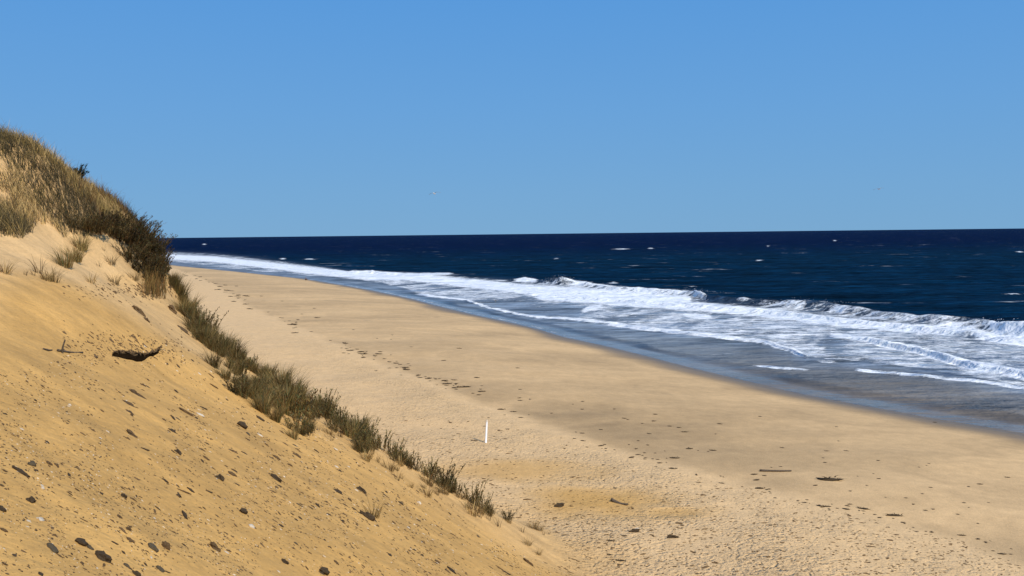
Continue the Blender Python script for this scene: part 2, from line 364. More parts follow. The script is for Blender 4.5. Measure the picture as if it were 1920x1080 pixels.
v1, f1, a1 = sub(V, F[fh > .5], at); o = mk('dune', v1, f1, SAND, attrs=a1); tag(o, kind='structure')
v1, f1, a1 = sub(V, F[fh <= .5], at); o = mk('beach', v1, f1, SAND, attrs=a1); tag(o, kind='structure')

# ---- sea
az = az_list(1300, -37, 40)
vr = [1010.0]
while vr[-1] > 439.3: vr.append(vr[-1]-max(.55 if vr[-1] > 470 else .3, 0))
rw = 15*FPX/(np.array(vr)-438.7)
rw = np.concatenate([rw[rw < 39000], [60000, 90000]])
A_, R_ = np.meshgrid(az, rw); x = (np.tan(A_)*R_).ravel(); y = R_.ravel()   # rows of equal depth
z = np.zeros_like(x); d = shore(x, y)
u, v = proj(x, y, z)
hz = 438.7-.01118*(u-960)
ip = lambda L: np.interp(u, [p[0] for p in L], [p[1] for p in L])
wob = 5*fbm(x/9, y/9, 81, 4)*np.clip((v-hz)/140, .15, 1.2)
top = ip([(250, 470), (300, 472), (400, 476), (500, 487), (600, 500), (655, 509), (700, 513), (850, 519), (960, 526), (1035, 532), (1090, 533), (1150, 542), (1200, 547), (1290, 554), (1330, 565), (1385, 568), (1470, 574), (1560, 581), (1650, 592), (1720, 600), (1800, 611), (1860, 616), (1920, 622), (2200, 650)])
edge = ip([(250, 482), (300, 488), (383, 499), (479, 509), (571, 516), (654, 523), (717, 531), (771, 545), (800, 553), (871, 561), (917, 576), (967, 589), (1000, 595), (1092, 600), (1192, 614), (1287, 624), (1431, 641), (1479, 655), (1512, 669), (1600, 676), (1718, 692), (1920, 726), (2200, 770)])
ew = edge+wob*.8
def band(lo, hi, val, soft=3.0):
    return val*ss(-soft, soft, v-lo+wob*.6)*ss(-soft, soft, hi-v+wob*.6)
def stroke(L, wd, val, soft=.55):
    us = [p[0] for p in L]; c = np.interp(u, us, [p[1] for p in L]); wv = np.interp(u, us, wd) if hasattr(wd, '__len__') else wd
    m = (ss(us[0]-10, us[0]+14, u)*ss(us[-1]+10, us[-1]-14, u))
    return val*m*ss(1+soft, 1-soft, np.abs(v-c+wob*.35)/np.maximum(wv, .4))
inside = ss(-2.5, 1.5, v-top+wob*.4)*ss(-1, 2.0, ew-v)
base = np.interp(u, [250, 600, 700, 860, 900, 1090, 1150, 1400, 1500, 1560, 1920], [.55, .55, .60, .62, .60, .58, .60, .60, .60, .56, .52])
inside0 = inside; foam = inside*base*(1-.72*ss(.0, .28, fbm((x*.9-y*.45)/7, (x*.45+y*.9)/45, 85, 4)))
foam = np.maximum(foam, inside*stroke([(250, 478), (400, 486), (500, 497), (600, 509), (700, 519), (760, 523)], [5, 6, 7, 8, 8, 5], .90))
foam = np.maximum(foam, stroke([(655, 513), (760, 519), (860, 529), (960, 540), (1000, 545), (1192, 556), (1300, 564)], [5, 7, 9, 10, 12, 12, 9], .98))
foam = np.maximum(foam, stroke([(655, 512), (690, 511), (760, 515), (850, 513)], [4, 4, 3, 1.0], .98))
foam = np.maximum(foam, stroke([(1000, 555), (1100, 560), (1192, 568), (1335, 577), (1431, 587), (1527, 598), (1670, 614), (1814, 622), (1910, 642), (2100, 668)], [8, 8, 9, 9, 10, 11, 9, 9, 10, 10], .97))
foam = np.maximum(foam, stroke([(1551, 627), (1623, 637), (1718, 657), (1814, 683), (1910, 702), (2100, 745)], [5, 7, 9, 11, 11, 11], .95))
foam = np.maximum(foam, stroke([(1035, 530), (1052, 528), (1150, 541), (1290, 551), (1328, 560)], [2, 6, 4, 5, 4], .95))
foam = np.maximum(foam, stroke([(962, 526), (985, 526), (1012, 527)], [2.5, 4, 2.5], .95))
foam = np.maximum(foam, stroke([(1378, 565), (1412, 567)], 3, .8))
foam = np.maximum(foam, stroke([(1472, 570), (1560, 577), (1650, 588), (1718, 596)], [3, 6, 5, 3], .66))
foam = np.maximum(foam, stroke([(1850, 622), (1885, 622), (1960, 630), (2100, 645)], [8, 15, 15, 14], .97))
foam = np.maximum(foam, stroke([(1275, 590), (1310, 593), (1340, 596)], [4, 6, 4], .85))
# the clear tongue, and the white lip at the run-up's front
foam = foam*(1-.93*ss(-6, 10, v-(565+(u-960)*.06))*ss(-2, 5, edge-3-v)*ss(862, 890, u)*ss(1104, 1080, u-(585-v)*.9))
foam = np.maximum(foam, stroke([(780, 551), (871, 562), (917, 577), (967, 589), (1000, 594), (1092, 599), (1192, 613), (1287, 623), (1431, 640), (1479, 654), (1512, 668)], [2, 2, 2, 2.2, 2.2, 4.0, 4.5, 4.5, 5, 6, 5], .93))
foam = np.maximum(foam, stroke([(1088, 586), (1104, 578), (1135, 571)], [5, 5, 5], .9))
foam = np.maximum(foam, stroke([(1417, 686), (1470, 690), (1517, 694)], [1.5, 2.6, 1.5], .8))
foam = np.maximum(foam, stroke([(1528, 676), (1570, 681)], 2.4, .7))
foam = np.maximum(foam, stroke([(1599, 693), (1718, 703), (1830, 714), (1920, 727), (2100, 750)], [3, 3.5, 3.5, 4, 4], .85))
foam = np.maximum(foam, .62*ss(2.0, .4, np.abs(d+.25+.5*fbm(x/4, y/4, 87, 2)))*ss(1120, 1000, u)*ss(560, 640, u)*.6)
foam = foam*ss(.2, -.6, d)
# isolated crests out at sea
for (cu, cv, wd_) in [(1165, 467, 22), (1220, 466, 8), (1440, 461, 4), (1565, 451, 5), (383, 458, 6), (1423, 488, 10), (1912, 472, 10), (1044, 485, 8), (580, 486, 20), (530, 485, 9), (1900, 552, 24), (1150, 531, 14), (1300, 538, 12)]:
    foam = np.maximum(foam, .78*ss(1.3, .1, np.hypot((u-cu)/wd_/.9, (v-cv+.8*vn(u/6, u*0, 5))/1.25)))
# wave heights
def crest(L, back=4.5, front=1.4):
    us = [p[0] for p in L]; c = np.interp(u, us, [p[1] for p in L]); hh = np.interp(u, us, [p[2] for p in L], left=0, right=0)
    dc = 15*FPX/np.maximum(c-hz, 1); q = y-dc
    return hh*np.where(q > 0, np.exp(-(q/back)**2), np.exp(-(q/front)**2))
lump = 1+.6*fbm(x/7, y/7, 91, 5)
hw = crest([(640, 512, 0), (660, 512, 1.1), (700, 513, 1.0), (760, 517, .5), (860, 519, .3), (900, 521, 0)])*lump
hw = np.maximum(hw, crest([(955, 526, 0), (985, 527, 1.3), (1015, 529, .5), (1032, 533, .7), (1052, 534, 2.7), (1068, 534, 1.9), (1085, 535, 1.1), (1150, 544, .7), (1240, 550, 1.1), (1300, 555, 1.3), (1328, 563, 1.1), (1385, 568, 1.2), (1470, 573, 1.1), (1500, 575, 0)], 5, 2.2)*lump)
hw = np.maximum(hw, crest([(1440, 572, 0), (1475, 574, 1.3), (1540, 580, 1.4), (1620, 590, 1.1), (1715, 601, .9), (1760, 607, 1.2), (1840, 613, 1.2), (1885, 624, 1.6), (1960, 634, 1.8), (2200, 660, 1.6)], 4, 2.6)*(1+.6*(lump-1)))
hw = hw+crest([(990, 552, .4), (1192, 568, .5), (1431, 587, .6), (1670, 614, .6), (1910, 642, .7), (2100, 668, .7)], 3, 1)*lump
hw = hw+crest([(1540, 630, 0), (1623, 640, .45), (1718, 661, .5), (1814, 688, .5), (1910, 707, .5), (2100, 750, .5)], 2.5, .6)*lump
hw = hw+crest([(1000, 596, .12), (1192, 615, .16), (1431, 642, .16), (1512, 670, .16)], 1.5, .3)
off = ss(-30, -90, d)
chop = (.55*fbm(x/34+y/16, y/13-x/40, 95, 4)+.30*fbm(x/11, y/5, 99, 3))*off*ss(1500, 350, y)
calm = ss(-3, 5, v-ew)*ss(-400, -200, -y)
calm = calm*(.22+.48*ss(-6.2-3*fbm(x/12, y/12, 88, 2), -2.2, d)); calm = np.maximum(calm, .12*inside0)
z = .02+hw+chop+foam*.28*fbm(x/2.2, y/2.2, 101, 4)*ss(.3, .8, foam)
z = np.where(d > -22, z*1.0, z)
bz = beach_z(x, y, d)
z = np.where(d > -.3, np.minimum(z, bz+.03), z); z = np.where(d > .35, bz-.1, z)
z = np.maximum(z, np.where(d > -40, np.where(d > .35, -99, bz+.02), -99))
inn = ss(-8, 30, v-top)
c_deep = np.array([.0007, .0140, .0345]); c_far = np.array([.0001, .0034, .0260]); c_surf = np.array([.17, .215, .26]); c_sw = np.array([.105, .088, .072])
far = ss(52, 18, v-hz)
tint = c_deep*(1-far[:, None])+c_far*far[:, None]
tint = tint*(1-inn[:, None])+c_surf*inn[:, None]
sw = ss(-8, 30, v-ew)
br = np.clip(ss(1100, 1700, u)*.7+ss(25, 80, v-ew)*.5, 0, 1)[:, None]
c_sw2 = np.array([.180, .210, .228])*(1-br)+np.array([.172, .150, .122])*br
tint = tint*(1-sw[:, None])+c_sw2*sw[:, None]
F = grid_faces(len(rw), len(az)); keep = (d[F].min(1) < .9); V = np.stack([x, y, z], 1)
v1, f1, a1 = sub(V, F[keep], dict(foam=foam, shallow=sw, calm=calm, tint=tint))
o = mk('sea', v1, f1, WATER, attrs=a1); tag(o, kind='structure')

# ------------------------------------------------------------------ plants
def blades(base, hgt, lean_az, lean, wid, col, segs=3, droop=1.0):
    """ribbon blades: arrays of length n -> verts, quads, colours"""
    n = len(hgt); k = segs+1; t = np.linspace(0, 1, k)
    up_ = t[None, :]*hgt[:, None]*np.sqrt(np.maximum(1-(lean[:, None]*t)**2*.6, .1))
    out = (t[None, :]**1.7)*hgt[:, None]*lean[:, None]*droop
    cx, sx = np.cos(lean_az)[:, None], np.sin(lean_az)[:, None]
    ctr = np.stack([base[:, 0:1]+cx*out, base[:, 1:2]+sx*out, base[:, 2:3]+up_], -1)
    fa = rng.uniform(0, 2*PI, n); wx, wy = np.cos(fa)[:, None], np.sin(fa)[:, None]
    ww = wid[:, None]*np.array([1, .9, .62, .12])[np.minimum(np.arange(k), 3)][None] if k == 4 else wid[:, None]*np.linspace(1, .12, k)[None]
    Lf = ctr.copy(); Rt = ctr.copy(); Lf[..., 0] -= wx*ww/2; Lf[..., 1] -= wy*ww/2; Rt[..., 0] += wx*ww/2; Rt[..., 1] += wy*ww/2
    Vv = np.stack([Lf, Rt], 2).reshape(-1, 3)
    b0 = (np.arange(n)*k*2)[:, None]; s = (np.arange(segs)*2)[None]
    Fc = np.stack([b0+s, b0+s+1, b0+s+3, b0+s+2], -1).reshape(-1, 4)
    Cc = np.repeat(col, k*2, 0)
    return Vv, Fc, Cc
def cat(parts):
    V, F, C = [], [], []; o = 0
    for a, b, c in parts: V.append(a); F.append(b+o); C.append(c); o += len(a)
    return np.concatenate(V), np.concatenate(F), np.concatenate(C)
TAN = np.array([.42, .285, .105]); OLV = np.array([.175, .122, .036]); DRK = np.array([.052, .038, .012]); BRN = np.array([.115, .058, .016]); GRN = np.array([.055, .062, .022])
def pick(n, w, cols):
    w = np.array(w)/sum(w); i = rng.choice(len(cols), n, p=w); c = np.array(cols)[i]; return c*rng.uniform(.7, 1.3, (n, 1))

# bluff grass: one mass nobody could count
Nb = 430000
bx = rng.uniform(-48, -12, Nb); by = rng.uniform(24, 62, Nb)
bz, bh_, bd = terrain(bx, by); bu, bv = proj(bx, by, bz)
low = np.interp(bu, [-500, -100, 0, 40, 75, 95, 120, 150, 200, 230, 262, 285, 300, 316], [420, 425, 446, 450, 424, 418, 440, 446, 440, 452, 480, 510, 530, 500])
lowj = low+10*fbm(bx/1.2, by/1.2, 111, 3)
patch = fbm(bx/1.6, by/1.6, 113, 3)
keep = (bv < lowj) & (bz > 11.5) & (bu < 312) & (patch > -.47) & (by < 58)
hole = (np.hypot((bu-2)/22, (bv-374)/12) < 1)
keep &= ~hole
bx, by, bz, bu, bv, patch = [q[keep] for q in (bx, by, bz, bu, bv, patch)]
dens = rng.random(len(bx)) < np.where(by > 30, .8, .5); bx, by, bz, bu, bv, patch = [q[dens] for q in (bx, by, bz, bu, bv, patch)]
nb = len(bx)
right = ss(110, 225, bu)
hg = rng.uniform(.35, .9, nb)*(1+.35*patch)*(1-.1*right)*(1+.5*(rng.random(nb) > .97))
tone = fbm(bx/2.2, by/2.2, 117, 3)+.15*rng.standard_normal(nb)
col = np.where((tone > .16)[:, None], TAN*.85, np.where((tone > -.06)[:, None], OLV*.9, DRK*.9)); dk_ = rng.random(nb) < .28; col = np.where(dk_[:, None], DRK*.7, col)
colb = np.where((tone > .22)[:, None], OLV, np.where((tone > -.1)[:, None], BRN*.9, DRK*.8))
rsel = rng.random(nb) < right
col = np.where(rsel[:, None], colb, col)*rng.uniform(.7, 1.35, (nb, 1))
laz = rng.normal(math.radians(150), .9, nb)
V, F, C = blades(np.stack([bx, by, bz-.03], 1), hg, laz, rng.uniform(.25, .95, nb), rng.uniform(.012, .024, nb), col)
o = mk('bluff_grass', V, F, LEAF, attrs=dict(tint=C), smooth=True)
tag(o, 'thick tan and olive beach grass covering the high bluff', 'grass', kind='stuff')
print('bluff blades', nb)

# tuft meshes
def tuft_mesh(name, nbl, rad, hmin, hmax, cols, w, lean=(.15, .8), wid=(.010, .02)):
    a = rng.uniform(0, 2*PI, nbl); r = rad*np.sqrt(rng.random(nbl))
    base = np.stack([np.cos(a)*r, np.sin(a)*r, np.full(nbl, -.05)], 1)
    V, F, C = blades(base, rng.uniform(hmin, hmax, nbl), a+rng.normal(0, .5, nbl), rng.uniform(*lean, nbl), rng.uniform(*wid, nbl), pick(nbl, w, cols))
    return mk(name, V, F, LEAF, attrs=dict(tint=C), link=False)
def leafy_mesh(name, nst, rad, hmin, hmax, cols, w, leafn=34, leafl=.075, spread=.5):
    parts = []; lb = []; lh = []; la = []
    a = rng.uniform(0, 2*PI, nst); r = rad*np.sqrt(rng.random(nst)); hs = rng.uniform(hmin, hmax, nst); ln = rng.uniform(.1, spread, nst)
    base = np.stack([np.cos(a)*r, np.sin(a)*r, np.full(nst, -.05)], 1)
    az_ = a+rng.normal(0, .5, nst)
    parts.append(blades(base, hs, az_, ln, np.full(nst, .014), pick(nst, [1], [BRN])))
    for i in range(nst):
        t = rng.uniform(.12, 1, leafn); out = t**1.7*hs[i]*ln[i]; up_ = t*hs[i]*np.sqrt(np.maximum(1-(ln[i]*t)**2*.6, .1))
        p = np.stack([base[i, 0]+np.cos(az_[i])*out, base[i, 1]+np.sin(az_[i])*out, base[i, 2]+up_], 1); lb.append(p)
    lb = np.concatenate(lb); m = len(lb)
    parts.append(blades(lb, rng.uniform(.6, 1.4, m)*leafl, rng.uniform(0, 2*PI, m), rng.uniform(.5, 1.3, m), rng.uniform(.014, .026, m), pick(m, w, cols), segs=3))
    V, F, C = cat(parts); return mk(name, V, F, LEAF, attrs=dict(tint=C), link=False)
GT = [tuft_mesh('beach_grass_tuft', 170, .22, .35, .85, [TAN*.8, OLV*1.1, DRK*1.6, BRN*1.4, GRN*1.8], [1.5, 2.8, 1.6, 1.0, 1.4]) for _ in range(4)]
LT = [leafy_mesh('goldenrod_plant', 24, .30, .3, .75, [OLV, DRK*2.0, GRN*1.7, BRN*1.3], [3, 2, 2, 1]) for _ in range(4)]
BT = [leafy_mesh('bayberry_shrub', 90, .6, .3, .95, [BRN*.75, DRK*1.1, OLV*.8, GRN], [1.6, 2.4, 1.3, 1], 44, .08, .8) for _ in range(3)]
DG = leafy_mesh('green_shrub', 46, .22, .25, .55, [np.array([.012, .018, .010]), np.array([.02, .028, .014])], [1, 1], 44, .08, .9)
DT = [tuft_mesh('dry_grass_tuft', 60, .20, .3, .75, [TAN, OLV, BRN], [2, 1.5, 1.5], (.3, 1.0)) for _ in range(3)]
SPRIG = [tuft_mesh('dry_sprig', 14, .10, .25, .6, [DRK, BRN], [1, 1], (.1, .9), (.012, .018)) for _ in range(3)]
def put(name, me, p, s=1.0, rz=None, tilt=None, sz=None):
    o = bpy.data.objects.new(name, me); COL.objects.link(o); o.location = p; o.scale = (s, s, sz if sz else s)
    o.rotation_euler = (tilt[0] if tilt else 0, tilt[1] if tilt else 0, rng.uniform(0, 2*PI) if rz is None else rz); return o

# grass and leafy plants down the dune ridge
def along_pts(L, n, jit):
    L = np.array(L, float); seg = np.hypot(*np.diff(L[:, :2], axis=0).T); cum = np.concatenate([[0], np.cumsum(seg)])/seg.sum()
    t = np.sort(rng.random(n)); u = np.interp(t, cum, L[:, 0]); v = np.interp(t, cum, L[:, 1]); return u+rng.normal(0, jit, n), v+rng.normal(0, jit, n)*.8
def ridge(uu, dv=0):  # the ridge's own silhouette row at a column
    us = [300, 350, 400, 450, 520, 580, 650, 700, 760, 830, 900, 960, 1060]
    vs = [545, 575, 618, 665, 712, 750, 796, 830, 866, 905, 950, 1000, 1068]
    return np.interp(uu, us, vs)+dv
def ridge_rows(us):
    """row where the dune's outline really falls in each column"""
    out = []
    for uu in us:
        vv = np.arange(470, 1075, 2.0); p, ok = hit(np.full(len(vv), uu), vv)
        near = ok & (p[:, 1] < 56) & (p[:, 1] > 6) & (terrain(p[:, 0], p[:, 1])[1] > .4); k = np.argmax(near); out.append(vv[k] if near.any() else 1075)
    return np.array(out)
RU = np.linspace(312, 1060, 40); RVv = ridge_rows(RU)
print('ridge', [(int(a), int(b)) for a, b in zip(RU, RVv)])
RR = lambda uu: np.interp(uu, RU, RVv)
uu = np.concatenate([np.concatenate([rng.uniform(318, 690, 250), rng.uniform(318, 460, 40)]), rng.uniform(440, 600, 60)]); off_ = rng.exponential(12, 350)*np.interp(uu, [320, 400, 500, 600, 700], [.45, 1.0, 2.1, 1.3, .7])
off_[290:] = rng.normal(50, 15, 60)
vv = RR(uu)+1.5+off_
pts, ok = hit(uu, vv)
for i, p in enumerate(pts):
    if not ok[i] or p[1] > 60 or (uu[i] > 450 and off_[i] > 8 and fbm(uu[i]/22, vv[i]/18, 301, 2) > .15): continue
    leafy = (uu[i] > 560 and rng.random() < .65) or rng.random() < .3
    o = put('goldenrod_plant' if leafy else 'beach_grass_tuft', (LT if leafy else GT)[i % 4], p, float(np.clip(rng.lognormal(-.36, .38), .35, 1.6))*(.95 if uu[i] < 440 else 1.05))
    if leafy: tag(o, 'dark olive leafy plant among the greenery lining the dune ridge', 'plant', 'leafy plants along the dune ridge')
    else: tag(o, 'olive beach grass tuft in the band lining the dune ridge', 'grass tuft', 'grass tufts along the dune ridge')
# lower scattered leafy plants, each one told apart
low_pl = [(712, None, .85, 'bushy dark sprig where the thick ridge greenery ends'), (742, None, .8, 'upright dark leafy plant just below the thick ridge greenery'),
          (772, None, .75, 'small leafy plant on the crest above the bald sand hump'), (802, None, .8, 'spreading dark plant leaning seaward on the ridge, left of the white post'),
          (832, None, 1.1, 'large dark bush on the ridge just above the orange sand fan'), (850, None, .9, 'dark bush on the right flank of the large ridge bush'),
          (885, None, .9, 'rounded dark bush standing alone low on the ridge'), (905, None, .7, 'low seaward-leaning sprig beside the rounded dark bush'),
          (952, None, .55, 'lowest small dark sprig on the dune ridge')]
for k, (uu_, v_, s, lab) in enumerate(low_pl):
    p, ok = hit([uu_], [RR(uu_)+5]); tag(put('goldenrod_plant', LT[k % 4], p[0], s*1.35), lab, 'plant')
for k in range(26):
    uu_ = rng.uniform(690, 925); p, ok = hit([uu_], [RR(uu_)+rng.uniform(2, 12)])
    tag(put('goldenrod_plant', LT[k % 4], p[0], rng.uniform(.45, .8)), 'low rusty green plant filling the lower ridge line', 'plant', 'low plants filling the lower ridge line')
for k, (uu_, v_, s, lab) in enumerate([(735, 848, .7, 'thin dry grass tuft on the ridge above the first bald sand hump'), (750, 872, .7, 'drooping dry grass tuft below the ridge crest near its middle'), (800, 905, .7, 'brownish dry tuft on the slope left of the large ridge bush'),
                                       (865, 935, .6, 'dry tuft between the large bush and the rounded bush'), (886, 965, .9, 'olive-brown grass tuft right under the rounded dark bush'), (990, 1022, .5, 'faint straw tuft trailing near the foot of the ridge'),
                                       (1010, 1040, .4, 'last straw tuft at the foot of the ridge'), (560, 770, .8, 'dry tuft on the slope below the thick ridge greenery'), (505, 735, .9, 'matted dry tuft hanging under the widest ridge greenery'), (475, 695, .9, 'dark matted tuft at the left edge of the widest ridge greenery'),
                                       (405, 630, .6, 'lone grey sprig on bare sand left of the ridge greenery'), (700, 968, .55, 'dry brown tuft beside a dark clod on the open dune face')]):
    p, ok = hit([uu_], [max(v_, RR(uu_)+5) if uu_ != 700 else v_]); tag(put('dry_grass_tuft', DT[k % 3], p[0], s*1.3), lab, 'grass tuft')
for k in range(70):
    uu_ = rng.uniform(560, 1030)
    p, ok = hit([uu_], [RR(uu_)+rng.uniform(4, 42)*np.interp(uu_, [560, 800, 1030], [1.2, 1, .3])]); o = put('dry_sprig', (SPRIG+DT)[k % 5], p[0], rng.uniform(.35, .9)); tag(o, 'thin dry brown sprig on the bare lower flank of the ridge', 'plant', 'dry sprigs on the lower ridge flank')

# shrubs on the seaward end of the bluff
bu_l = [(178, 428, 1.1), (196, 412, 1.0), (215, 436, 1.1), (228, 418, 1.1), (243, 446, 1.2), (252, 425, 1.0), (262, 462, 1.2), (270, 440, 1.1), (283, 478, 1.1), (289, 498, 1.0), (276, 500, 1.0), (292, 518, .8), (150, 420, .9), (256, 478, .9), (296, 486, 1.1), (300, 500, 1.0), (290, 466, 1.1), (280, 455, 1.0), (299, 514, .8)]
bu_l = [(b[0]-(11 if b[0] > 225 else 0), b[1], b[2]) for b in bu_l]
pts, ok = hit([b[0] for b in bu_l], [b[1]+10 for b in bu_l])
for k, (b, p) in enumerate(zip(bu_l, pts)):
    tag(put('bayberry_shrub', BT[k % 3], p, b[2]*(1.15 if b[0] > 225 else .95)), 'dark brown twiggy shrub in the thicket at the seaward end of the bluff', 'shrub', 'dark shrubs on the seaward bluff end')
# hanging roots and matted stems below the bluff's end
n_ = 900; uu = rng.uniform(262, 300, n_); vv = rng.uniform(495, 556, n_); sel = (uu-262)/38+(vv-495)/61*.3 > .25; uu, vv = uu[sel], vv[sel]
p, ok = hit(uu, vv); nn = normal(p[:, 0], p[:, 1]); n_ = len(uu)
V, F, C = blades(p+nn*rng.uniform(.05, .45, (n_, 1)), rng.uniform(.5, 1.0, n_), rng.uniform(0, 2*PI, n_), rng.uniform(.1, .5, n_), rng.uniform(.014, .026, n_), pick(n_, [1.5, 1.5, 1], [BRN*1.6, OLV, DRK]))
zc = p[:, 2].repeat(8)*2
V2 = V.copy(); V2[:, 2] = V[:, 2]-.45
o = mk('hanging_roots', V2, F, LEAF, attrs=dict(tint=C)); tag(o, 'brown matted roots and dead stems hanging below the bluff edge', 'roots', kind='stuff')
p, ok = hit([311], [RR(313)+4]); tag(put('green_shrub', DG, p[0]+np.array([0, 0, .05]), .75), 'small blackish green bush at the top of the ridge below the bluff', 'shrub')
p = at_depth(140, 345, 43.0); p[2] = terrain(p[0], p[1])[0][0]; tag(put('green_shrub', DG, p, 1.6), 'dark green bush poking above the bluff skyline', 'shrub')
for k, (uu_, v_, s, me, nm, lab, ct) in enumerate([
    (8, 512, .85, DT[0], 'dry_grass_tuft', 'straggly grass tuft at the left edge of the pale sand', 'grass tuft'),
    (48, 516, .5, SPRIG[0], 'dry_sprig', 'thin upright sprig left of the forked twigs on pale sand', 'plant'),
    (72, 512, 1.3, SPRIG[1], 'dry_sprig', 'tall forked dark twig leaning right on pale sand below the bluff', 'plant'),
    (62, 516, .6, SPRIG[2], 'dry_sprig', 'short sprig at the foot of the tall forked twig', 'plant'),
    (100, 528, .9, DT[1], 'dry_grass_tuft', 'dark low tuft in front of the forked twig', 'grass tuft'),
    (88, 526, .8, DT[2], 'dry_grass_tuft', 'pale wispy tuft left of the dark low tuft below the bluff', 'grass tuft'),
    (122, 500, 1.05, GT[1], 'beach_grass_tuft', 'thick drooping grass clump growing down the pale sand below the bluff', 'grass tuft'),
    (140, 490, 1.1, GT[2], 'beach_grass_tuft', 'upper right clump of the grass hanging down over the pale sand', 'grass tuft'),
    (152, 468, 1.1, GT[0], 'beach_grass_tuft', 'topmost clump of the grass tongue reaching down from the bluff', 'grass tuft'),
    (185, 500, .7, SPRIG[0], 'dry_sprig', 'single bare stem on the pale scarp between two grass masses', 'plant'),
    (208, 495, .95, DT[0], 'dry_grass_tuft', 'brown tuft on the crumbling orange scarp', 'grass tuft'),
    (170, 530, .7, DT[1], 'dry_grass_tuft', 'flattened straw tuft at the base of the scarp', 'grass tuft'),
    (215, 532, .9, DT[2], 'dry_grass_tuft', 'spreading straw tuft at the right base of the scarp', 'grass tuft'),
    (195, 470, .6, SPRIG[2], 'dry_sprig', 'dark root sticking out at the top of the scarp', 'plant'),
    (252, 525, .9, DT[0], 'dry_grass_tuft', 'grey-brown tuft left of the hanging roots', 'grass tuft')]):
    p, ok = hit([uu_], [v_]); tag(put(nm, me, p[0], s), lab, ct)

# ------------------------------------------------------------------ stones, clods, wrack
def ico(sub_=2):
    import bmesh
    bm = bmesh.new(); bmesh.ops.create_icosphere(bm, subdivisions=sub_, radius=1)
    V = np.array([v.co[:] for v in bm.verts]); F = np.array([[v.index for v in f.verts] for f in bm.faces]); bm.free(); return V, F
IV, IF = ico(3); IV1, IF1 = ico(1)
def rough(V, s, amp, fr=1.3):
    a = fbm(V[:, 0]*fr+s, V[:, 1]*fr+V[:, 2]*.7*fr, s, 4)+fbm(V[:, 2]*fr+s*2, V[:, 0]*fr-V[:, 1]*.6*fr, s+9, 4)
    return V*(1+amp*a)[:, None]
def stone_mesh(name, mat, s, amp=.45, fr=1.3): return mk(name, rough(IV, s, amp, fr), IF, mat, smooth=(amp < .6), link=False)
def slope_rot(p, yaw):
    nrm = Vector(normal(np.array([p[0]]), np.array([p[1]]))[0]); fwd = Vector((math.cos(yaw), math.sin(yaw), 0)); fwd = (fwd-nrm*fwd.dot(nrm)).normalized()
    sd = nrm.cross(fwd); return Matrix((fwd, sd, nrm)).transposed().to_euler()
DOWN = math.radians(-28)
ST = {}
def lay(name, me, u_, v_, wpx, aspect, thick, yaw=DOWN, sink=.25):
    p, ok = hit([u_], [v_]); p = p[0]; L = wpx*p[1]/FPX/2
    o = bpy.data.objects.new(name, me); COL.objects.link(o); o.rotation_euler = slope_rot(p, yaw)
    o.scale = (L, L*aspect, L*thick); o.location = (p[0], p[1], p[2]+L*thick*(1-2*sink)*.6); return o
dk = [stone_mesh('clod', M_DARK, 3+k, .75, 1.6) for k in range(4)]; gk = [stone_mesh('stone', M_GREY, 13+k, .4) for k in range(4)]
bk = [stone_mesh('clod', M_BROWN, 23+k, 1.0, 2.2) for k in range(4)]; pk = [stone_mesh('stone', M_PALE, 33+k, .4) for k in range(3)]
